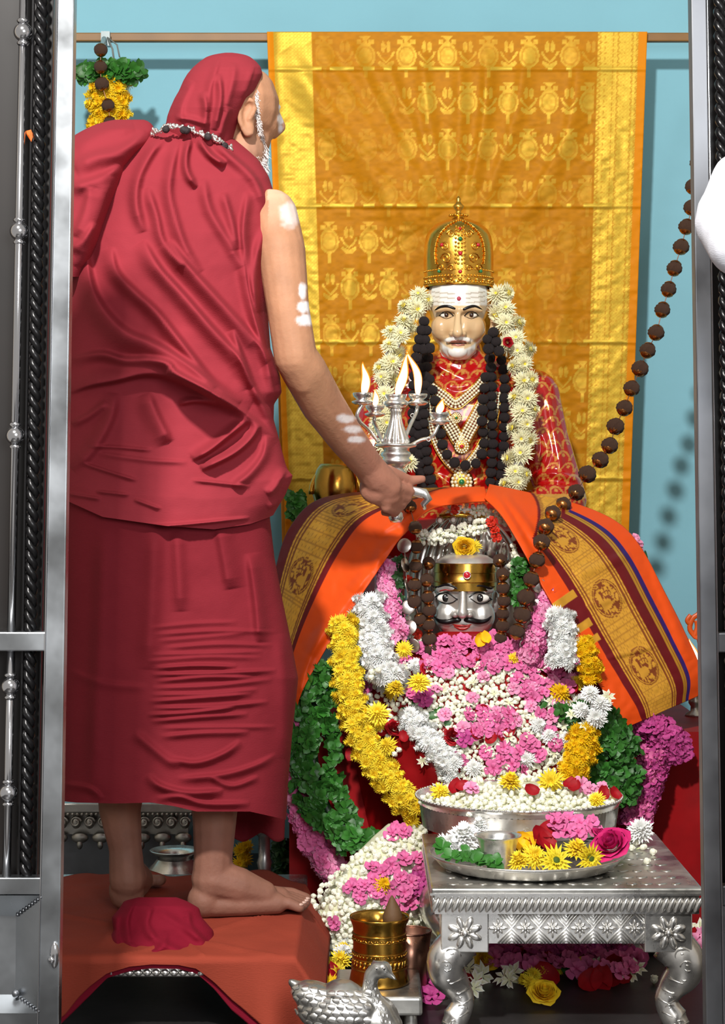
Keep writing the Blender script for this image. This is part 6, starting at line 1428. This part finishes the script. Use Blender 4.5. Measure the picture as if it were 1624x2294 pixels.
sh = loft([(2010, 310, 395), (2018, 278, 418), (2034, 268, 446), (2055, 250, 452), (2085, 254, 478), (2110, 241, 480), (2132, 246, 500), (2146, 262, 484)], [(2010, 3.60), (2146, 3.50)], [(2010, .02), (2030, .05), (2080, .06), (2146, .085)],
          [([(262, 2040), (258, 2090), (268, 2138)], .012, 8, 10), ([(320, 2080), (360, 2110), (420, 2135), (490, 2138)], .010, 8, 12), ([(350, 2040), (400, 2070), (460, 2110)], .008, 10, 12), ([(370, 2085), (365, 2120), (330, 2140)], .008, 8, 8), ([(280, 2110), (320, 2130), (360, 2132)], .008, 6, 8), ([(300, 2020), (285, 2060), (290, 2110)], .012, 6, 16), ([(340, 2030), (330, 2070), (350, 2100)], .010, 6, 14), ([(420, 2040), (430, 2080), (470, 2120)], .010, 6, 14)], 130, 90, noise=.006, gain=1.4)
o = put('maroon_cloth', sh.mesh('maroon_cloth', 'maroon_cloth')); reg(o, 'crumpled maroon cloth lying on ochre cloth behind the bare heels', 'cloth')

# ------------------------------------------------------------------ brass pot, silver box, swan, vessels
bx = thing('silver_box', (P(850, 2240, 3.45).x, 3.45, 0), 'low footed silver box carrying the brass pot', 'box')
c0 = P(848, 2200, 3.46); m = MB().box(c0.x, 3.47, .050, .150, .20, .034); bevel_obj(put('box_body', m.mesh('box_body', 'dark_silver', smooth=False), bx), .006, 3)
for sx in (-1, 1):
    for sy in (-1, 1): m = MB().lathe([(.009, 0), (.012, .01), (.010, .034)], 14, (c0.x + sx * .055, 3.47 + sy * .075, 0)); put('foot', m.mesh('foot', 'dark_silver'), bx)
BP = Vector((P(850, 2200, 3.46).x, 3.465, .0675))
pot = thing('brass_pot', BP, 'brass pot with embossed bands standing on the silver box', 'pot')
h = lambda y: (2205 - y) / 1272.0
prof = [(.046, 0), (.0525, .001), (.0535, h(2198)), (.0500, h(2178)), (.0470, h(2160)), (.0465, h(2140)), (.0465, h(2118)), (.0465, h(2098)), (.0465, h(2085)), (.0475, h(2075)), (.0510, h(2064)), (.0530, h(2057)), (.0525, h(2054)), (.0490, h(2060)), (.0440, h(2080)), (.0430, h(2190)), (.0001, h(2195))]
m = MB().lathe(prof, 56, BP); body = put('pot_body', m.mesh('pot_body', 'brass'), pot)
for y, r, rr in ((2092, .0475, .0016), (2106, .0472, .0012), (2132, .0475, .0016), (2146, .0472, .0012), (2168, .0492, .0016)):
    put('band_ring', MB().tube([(BP.x + r * math.cos(a), BP.y + r * math.sin(a), BP.z + h(y)) for a in np.linspace(0, 2 * PI, 48)], rr, 6).mesh('band_ring', 'brass'), pot)
scal = MB().tube([(math.sin(a) * .0475, -math.cos(a) * .0475, -.004 + .004 * abs(t - .5) * 2) for t, a in zip(np.linspace(0, 1, 7), np.linspace(-.10, .10, 7))], .0012, 5).mesh('scallop', 'brass')
for i in range(26): put('scallop', scal, pot, loc=(BP.x, BP.y, BP.z + h(2100)), rot=(0, 0, 2 * PI * i / 26))
leafb = MB().ell((0, -.0475, 0), (.0042, .002, .0075), Matrix.Rotation(.5, 3, 'Y'), 8, 6).mesh('embossed_leaf', 'brass')
for i in range(30): put('embossed_leaf', leafb, pot, loc=(BP.x, BP.y, BP.z + h(2156)), rot=(0, 0, 2 * PI * i / 30))
dotb = MB().ell((0, -.048, 0), .0018, nu=6, nv=5).mesh('embossed_dot', 'brass')
for i in range(40): put('embossed_dot', dotb, pot, loc=(BP.x, BP.y, BP.z + h(2137)), rot=(0, 0, 2 * PI * i / 40))
m = MB(); q = Vector((BP.x + .022, BP.y - .012, BP.z + h(2080))); m.tube([q, q + Vector((.001, 0, .022)), q + Vector((.001, 0, .036)), q + Vector((0, 0, .050)), q + Vector((0, 0, .058))], [.016, .0175, .013, .006, .0015], 12)
reg(put('wooden_stopper', m.mesh('wooden_stopper', 'cork')), 'brown pointed wooden piece sticking out of the brass pot', 'stopper')
TBp = Vector((P(918, 2180, 3.60).x, 3.60, 0)); tb = thing('copper_tumbler', TBp, 'dull copper tumbler behind the brass pot', 'tumbler')
zt_ = P(0, 2085, 3.60).z; m = MB().lathe([(.0001, .001), (.030, .001), (.032, zt_ * .5), (.040, zt_), (.0385, zt_), (.030, zt_ * .5), (.0001, .01)], 36, TBp); put('tumbler_wall', m.mesh('tumbler_wall', 'copper'), tb)
put('tumbler_rim', MB().tube([(TBp.x + .0395 * math.cos(a), TBp.y + .0395 * math.sin(a), zt_) for a in np.linspace(0, 2 * PI, 40)], .0016, 6).mesh('tumbler_rim', 'copper'), tb)
def round_pot(label, c, R, mt='dark_silver', neck=True):
    t = thing('silver_pot', c, label, 'pot'); m = MB(); m.lathe([(.0001, 0), (R * .5, 0), (R * .85, R * .3), (R, R * .75), (R * .92, R * 1.15), (R * .6, R * 1.5), (R * .5, R * 1.62)], 40, c); put('pot_belly', m.mesh('pot_belly', mt), t)
    m = MB(); m.lathe([(R * .5, R * 1.62), (R * .52, R * 1.72), (R * .72, R * 1.86), (R * .70, R * 1.88), (R * .46, R * 1.72), (R * .44, R * 1.6)], 40, c); put('pot_neck', m.mesh('pot_neck', mt), t); return t
fz = lambda x, D: Vector(((x - 812) / F * D, D, 0))
round_pot('round silver pot on the floor behind the bare legs', fz(392, 4.32), .078, 'silver')
round_pot('tarnished silver pot behind table leg beside the brass pot', fz(975, 3.96), .062, 'dark_silver')
round_pot('dark silver pot in shade under the silver table', fz(1455, 3.98), .048, 'dark_silver')
# swan
def swan():
    SDp = 3.22; root = thing('silver_swan', fz(770, SDp), 'silver swan vessel with feathered body and curved neck before the pot', 'swan'); b = MB()
    c = P(765, 2262, SDp)
    b.ell(c, (.075, .048, .040)); b.ell(P(710, 2235, SDp), (.045, .034, .026), Matrix.Rotation(.35, 3, 'Y')); b.chain([P(690, 2225, SDp), P(652, 2200, SDp)], [.018, .006]); b.ell(P(840, 2290, SDp), (.042, .040, .045))
    b.chain([P(868, 2300, SDp - .01), P(858, 2268, SDp - .012), P(838, 2240, SDp - .012), P(828, 2212, SDp - .012), P(832, 2185, SDp - .012), P(846, 2170, SDp - .012), P(858, 2172, SDp - .014)], [.026, .019, .0145, .0125, .0125, .0135, .0150], 14)
    b.chain([P(862, 2174, SDp - .018), P(874, 2184, SDp - .022), P(886, 2194, SDp - .026)], [.011, .006, .0028]); b.chain([P(842, 2160, SDp - .01), P(836, 2152, SDp - .008)], [.006, .002])
    b.lathe([(.0001, .002), (.045, .002), (.03, .02), (.028, .05), (.0001, .05)], 30, (c.x, SDp, 0)); b.chain([(c.x, SDp, .03), (c.x, SDp, .09)], [.03, .045])
    me = organic(b, .0028, 5); me.materials.clear(); me.materials.append(MATS['dark_silver']); put('swan_body', me, root); bv = bvh_of(me)
    fe = MB(); u, v = np.meshgrid(np.linspace(-1, 1, 7), np.linspace(0, 1, 7)); wd = np.sqrt(np.clip(1 - (v - .35) ** 2 / .43, 0, 1)); fe.grid(np.stack([u * wd * .5, v * 1.1 - .3, .22 * (1 - u ** 2) * (1 - v * .3)], -1)); fme = fe.mesh('feather', 'silver')
    for r_ in range(6):
        for k in range(9):
            x = 826 - k * 20 - (r_ % 2) * 10; y = 2226 + r_ * 15 - (k > 4) * (k - 4) * 4
            p, n = hit(bv, x, y, .0008)
            if p is None: continue
            q = n.to_track_quat('Z', 'Y'); d = Vector((-1, 0, .15)); loc = q.inverted() @ d; ang = math.atan2(loc.y, loc.x) - PI / 2
            put('feather', fme, root, loc=p, rot=(q @ Euler((0, 0, ang)).to_quaternion()).to_euler(), scale=.0115)
    for k in range(7):
        for j in range(3):
            x, y = 826 + k * 6 + j * 9 - 8 + (k > 4) * 2, 2196 + k * 15 + j * 2; p, n = hit(bv, x, y, .0004)
            if p is not None: q = n.to_track_quat('Z', 'Y'); d = Vector((0, 0, -1)); loc = q.inverted() @ d; put('neck_feather', fme, root, loc=p, rot=(q @ Euler((0, 0, math.atan2(loc.y, loc.x) - PI / 2)).to_quaternion()).to_euler(), scale=.0055)
    for x in (843, 860):
        p, n = hit(bv, x, 2170, 0, SDp - .02); put('eye', MB().ell(p, .0032, nu=10, nv=7).mesh('eye', 'silver'), root); put('pupil', MB().ell(p + Vector((0, -.0024, 0)), .0014, nu=8, nv=5).mesh('pupil', 'black_paint'), root)
    m = MB(); m.tube([P(x, y, SDp - .045 + .0006 * abs(x - 760)) for x, y in smooth_line([(665, 2212), (700, 2228), (760, 2232), (810, 2232)], 14)], .0022, 6); put('wing_rim', m.mesh('wing_rim', 'silver'), root)
swan()

# ------------------------------------------------------------------ silver throne, brass lamp base and plants behind the legs
th = thing('silver_throne', fz(270, 4.6), 'carved silver throne platform behind the bare legs', 'platform')
x0, x1, y0, y1 = -.86, -.385, 4.47, 4.95; zt_ = .225
m = MB().box((x0 + x1) / 2, (y0 + y1) / 2, zt_ - .012, x1 - x0, y1 - y0, .024); bevel_obj(put('throne_top', m.mesh('throne_top', 'dark_silver', smooth=False), th), .004)
m = MB().box((x0 + x1) / 2, (y0 + y1) / 2 + .02, zt_ - .05, x1 - x0 - .03, y1 - y0 - .03, .054); put('frieze', m.mesh('frieze', 'dark_silver', smooth=False), th)
m = MB().box((x0 + x1) / 2, (y0 + y1) / 2 + .05, .074, x1 - x0 - .08, y1 - y0 - .1, .148); put('plinth', m.mesh('plinth', 'dull_steel', smooth=False), th)
lobe = MB().ell((0, 0, 0), (.012, .008, .016), nu=10, nv=7).tube([(.013 * math.cos(t) * (1 - t / 12), -.006, .013 * math.sin(t) * (1 - t / 12)) for t in np.linspace(0, 8, 22)], .0028, 6).mesh('carved_scroll', 'dark_silver')
for i in range(15): put('carved_scroll', lobe, th, loc=(x0 + .02 + (x1 - x0 - .04) * i / 14, y0 + .012, zt_ - .045))
drop = MB().ell((0, 0, 0), (.020, .008, .013), nu=12, nv=7).ell((0, -.002, -.016), (.007, .006, .011), nu=8, nv=6).mesh('carved_drop', 'dark_silver')
for i in range(10): put('carved_drop', drop, th, loc=(x0 + .025 + (x1 - x0 - .05) * i / 9, y0 + .018, zt_ - .082))
dot = MB().ell((0, 0, 0), .0045, nu=8, nv=5).mesh('carved_bead', 'dark_silver')
for i in range(44): put('carved_bead', dot, th, loc=(x0 + .006 + (x1 - x0 - .012) * i / 43, y0 + .004, zt_ - .026))
lb = fz(592, 4.35); lt = thing('oil_lamp_stand', lb, 'silver bell footed lamp stand on floor beside the robed man', 'lamp')
m = MB().lathe([(.0001, 0), (.058, 0), (.056, .012), (.040, .035), (.026, .055), (.022, .07)], 36, lb); put('bell_foot', m.mesh('bell_foot', 'silver'), lt)
m = MB().lathe([(.022, .07), (.018, .078), (.014, .10), (.017, .112), (.013, .125), (.013, .17), (.02, .175), (.03, .19), (.0001, .192)], 30, lb); put('column', m.mesh('column', 'silver'), lt)
for x, y, D in ((540, 1905, 4.6), (548, 1925, 4.6), (535, 1935, 4.58), (552, 1895, 4.6)): bloom('deep_yellow_mum', P(x, y, D), (0, -1, .2), .022, 'yellow_chrysanthemum', None, 'yellow chrysanthemum beside the bell footed lamp stand', 'flower', 'yellow chrysanthemums beside lamp stand')
leafy('dark leaf bunch on the floor between lamp stand and pink garland', [(640, 1890, 4.5), (642, 1930, 4.5), (640, 1960, 4.5)], 60, 20, .02, 'tulsi', 9)
m = MB(); c = fz(636, 4.42)
m.lathe([(.0001, .0), (.05, 0), (.06, .02), (.045, .06), (.0001, .07)], 24, c); reg(put('dark_stone', m.mesh('dark_stone', 'black_stone')), 'dark rounded stone on the floor beside the lamp stand', 'stone')

# ------------------------------------------------------------------ garland and beads on the rail, brass vessel, oil lamp by the gate
hg = flower_rope('thick yellow flower garland hanging from the rail behind the robed man', [(246, 192, 4.86), (246, 260, 4.86), (246, 330, 4.86), (246, 430, 4.86), (246, 540, 4.86)], ['yellow_mum', 'deep_yellow_mum'], .026, 16, .040, 0, cols=6, seed=31, name='yellow_garland', core='ochre_cloth')
leafy('ruff of green leaves topping the yellow garland on the rail', [(200, 165, 4.86), (246, 158, 4.85), (292, 165, 4.86)], 90, 18, .030, 'sprig', 32)
bead_string('gold capped brown bead string hanging over the yellow garland on the rail', [P(x, y, 4.79) for x, y in ((226, 112), (225, 150), (228, 188), (242, 236), (246, 275), (246, 320), (244, 365))], .0165, 'brown', True)
m = MB(); m.tube([P(235, 78, 4.92), P(232, 95, 4.88), P(228, 105, 4.82)], [.006, .008, .004], 8); m.box(*P(237, 88, 4.905), .022, .02, .036); reg(put('plastic_clip', m.mesh('plastic_clip', 'plastic', smooth=False)), 'grey translucent clip fixing garland strings to the rail', 'clip')
m = MB(); m.tube([P(240, 82, 4.90), P(252, 110, 4.86), P(256, 140, 4.86)], .0025, 6); m.tube([P(238, 82, 4.90), P(262, 100, 4.88), P(268, 128, 4.87)], .002, 6)
reg(put('tie_thread', m.mesh('tie_thread', mat('pale_thread', lin(110, 116, 112), .7))), 'grey tie threads hanging from the clip on the rail', 'thread')
bv_ = P(752, 1135, 4.5); vs = thing('brass_vessel', bv_, 'shiny brass vessel behind the arm beside the draped shawl', 'vessel')
m = MB(); m.lathe([(.0001, -.02), (.035, -.02), (.045, .0), (.054, .03), (.052, .06), (.044, .085), (.036, .098), (.033, .098), (.04, .085), (.048, .06), (.0001, 0)], 40, bv_); put('vessel_belly', m.mesh('vessel_belly', 'brass'), vs)
m = MB(); m.tube([bv_ + Vector((.056 * math.sin(t), -.01, .03 + .062 * math.cos(t))) for t in np.linspace(-1.6, 1.6, 26)], .006, 8); put('vessel_handle', m.mesh('vessel_handle', 'gold'), vs)
leafy('small green leaf tuft beside the saree edge above the shawl', [(655, 1115, 4.5), (668, 1125, 4.5), (660, 1150, 4.5)], 26, 14, .018, 'sprig', 41)
bloom('leaf', P(1445, 1235, 4.4), (.6, -.6, .4), .035, 'green_leaf', None, 'single green leaf sticking out behind blue striped shawl edge', 'leaf')
for x, y in ((1418, 1208), (1426, 1222), (1424, 1240)): bloom('pale_pink', P(x, y, 4.42), (.3, -1, .2), .016, 'pale_pink_blossom', None, 'pale pink blossom peeping out behind blue striped shawl edge', 'flower', 'pink blossoms behind the shawl edge')
ob = Vector((P(1556, 1640, 4.45).x, 4.45, .425)); ol = thing('oil_lamp', ob, 'tall silver oil lamp burning on red velvet beside the gate', 'lamp'); s = 4.45 / F
m = MB(); m.lathe([(.0001, 0), (.022, 0), (.020, .006), (.010, .012), (.009, .022), (.014, .030), (.014, .036), (.009, .044), (.013, .052), (.017, .062), (.013, .072), (.008, .080), (.010, .088)], 28, ob); put('lamp_stem', m.mesh('lamp_stem', 'dark_silver'), ol)
m = MB(); m.lathe([(.010, .088), (.024, .092), (.027, .100), (.027, .118), (.024, .120), (.0001, .112)], 28, ob); put('oil_bowl', m.mesh('oil_bowl', 'silver'), ol)
put('flame', flame_mesh(.070, .0105, (-.1, 0), 'flame'), ol, loc=P(1557, 1500, 4.45)); put('wick', MB().tube([ob + Vector((0, 0, .112)), P(1557, 1496, 4.45)], .002, 6).mesh('wick', 'black_paint'), ol)
m = MB(); 
for q in ([(1566, 1530), (1568, 1440), (1556, 1425), (1545, 1408), (1552, 1385), (1565, 1375), (1570, 1355)], [(1556, 1425), (1562, 1405), (1560, 1390)], [(1548, 1400), (1540, 1390), (1548, 1378)]): m.tube([P(x, y, 4.50) for x, y in smooth_line(q, 20)], .006, 8, flat=.5)
put('flame_backplate', m.mesh('flame_backplate', 'orange_ornament'), ol, label='orange scroll backplate behind the flame')

# ------------------------------------------------------------------ person in white outside the gate
def white_person():
    D = 2.6; root = thing('person', (.66, 2.62, 0), 'person in white shirt standing outside the gate, elbow showing', 'person'); b = MB()
    b.ell((.70, 2.62, 1.20), (.17, .11, .26)); b.ell((.70, 2.62, .95), (.16, .11, .16)); b.chain([(.56, 2.62, 1.38), (.70, 2.62, 1.42), (.86, 2.62, 1.38)], [.055, .07, .055])
    b.chain([(.70, 2.62, 1.42), (.70, 2.62, 1.53)], [.055, .052]); b.ell((.70, 2.61, 1.63), (.075, .092, .105)); b.ell((.70, 2.525, 1.61), (.014, .018, .02)); b.ell((.70, 2.56, 1.56), (.05, .05, .045))
    for sx in (-1, 1): b.ell((.70 + sx * .078, 2.62, 1.62), (.012, .02, .03)); b.chain([(.70 + sx * .09, 2.62, .9), (.70 + sx * .10, 2.62, .48), (.70 + sx * .10, 2.63, .09)], [.085, .06, .038]); b.chain([(.70 + sx * .10, 2.64, .04), (.70 + sx * .11, 2.52, .03)], [.036, .028])
    el = P(1640, 480, D); b.chain([(.56, 2.62, 1.37), tuple((Vector((.56, 2.62, 1.37)) + el) / 2), tuple(el), (.58, 2.50, 1.22), (.66, 2.44, 1.24)], [.052, .044, .040, .034, .028])
    b.ell((.70, 2.42, 1.25), (.05, .022, .035))
    for k in range(4): b.chain([(.735, 2.415, 1.272 - .014 * k), (.765, 2.41, 1.272 - .015 * k), (.785, 2.425, 1.27 - .015 * k)], [.009, .0085, .008])
    b.chain([(.70, 2.41, 1.28), (.73, 2.395, 1.30)], [.011, .009]); b.chain([(.86, 2.62, 1.37), (.90, 2.62, 1.12), (.90, 2.58, .88)], [.052, .043, .03]); b.ell((.90, 2.57, .80), (.02, .03, .05))
    for k in range(4): b.chain([(.90, 2.55 + .016 * k, .77), (.895, 2.55 + .016 * k, .71)], [.009, .008])
    me = organic(b, .006, 3); v = getv(me); setcol(me, np.tile(lin(176, 128, 98), (len(v), 1))); me.materials.clear(); me.materials.append(MATS['skin']); put('body', me, root)
    b = MB(); b.ell((.70, 2.62, 1.20), (.19, .13, .27)); b.ell((.70, 2.62, .92), (.18, .13, .14)); b.chain([(.56, 2.62, 1.38), (.70, 2.62, 1.42), (.86, 2.62, 1.38)], [.065, .08, .065])
    tip = P(1622, 478, D); b.chain([(.56, 2.62, 1.37), tuple((Vector((.56, 2.62, 1.37)) + tip) / 2), tuple(tip), tuple(P(1635, 520, D)), tuple(P(1660, 545, D - .05))], [.062, .058, .038, .040, .045]); b.chain([tuple(P(1650, 400, D)), tuple(P(1622, 500, D)), tuple(P(1640, 540, D))], [.034, .040, .036])
    b.chain([(.86, 2.62, 1.37), (.90, 2.62, 1.18)], [.062, .055])
    me = organic(b, .005, 8); me.materials.clear(); me.materials.append(MATS['white_cloth']); put('shirt', me, root)
    b = MB(); n = 50; a = np.linspace(0, 2 * PI, n)[None]; t = np.linspace(0, 1, 30)[:, None]; r1 = .175 + .03 * t + .008 * np.sin(a * 9) * t
    b.grid(np.stack([.70 + r1 * np.cos(a), 2.62 + r1 * .72 * np.sin(a), .1 + .95 * (1 - t) + 0 * a], -1)); put('white_wrap', b.mesh('white_wrap', 'white_cloth'), root)
    b = MB(); b.ell((.70, 2.635, 1.655), (.083, .092, .098)); put('hair', b.mesh('hair', 'black_paint'), root)
white_person()
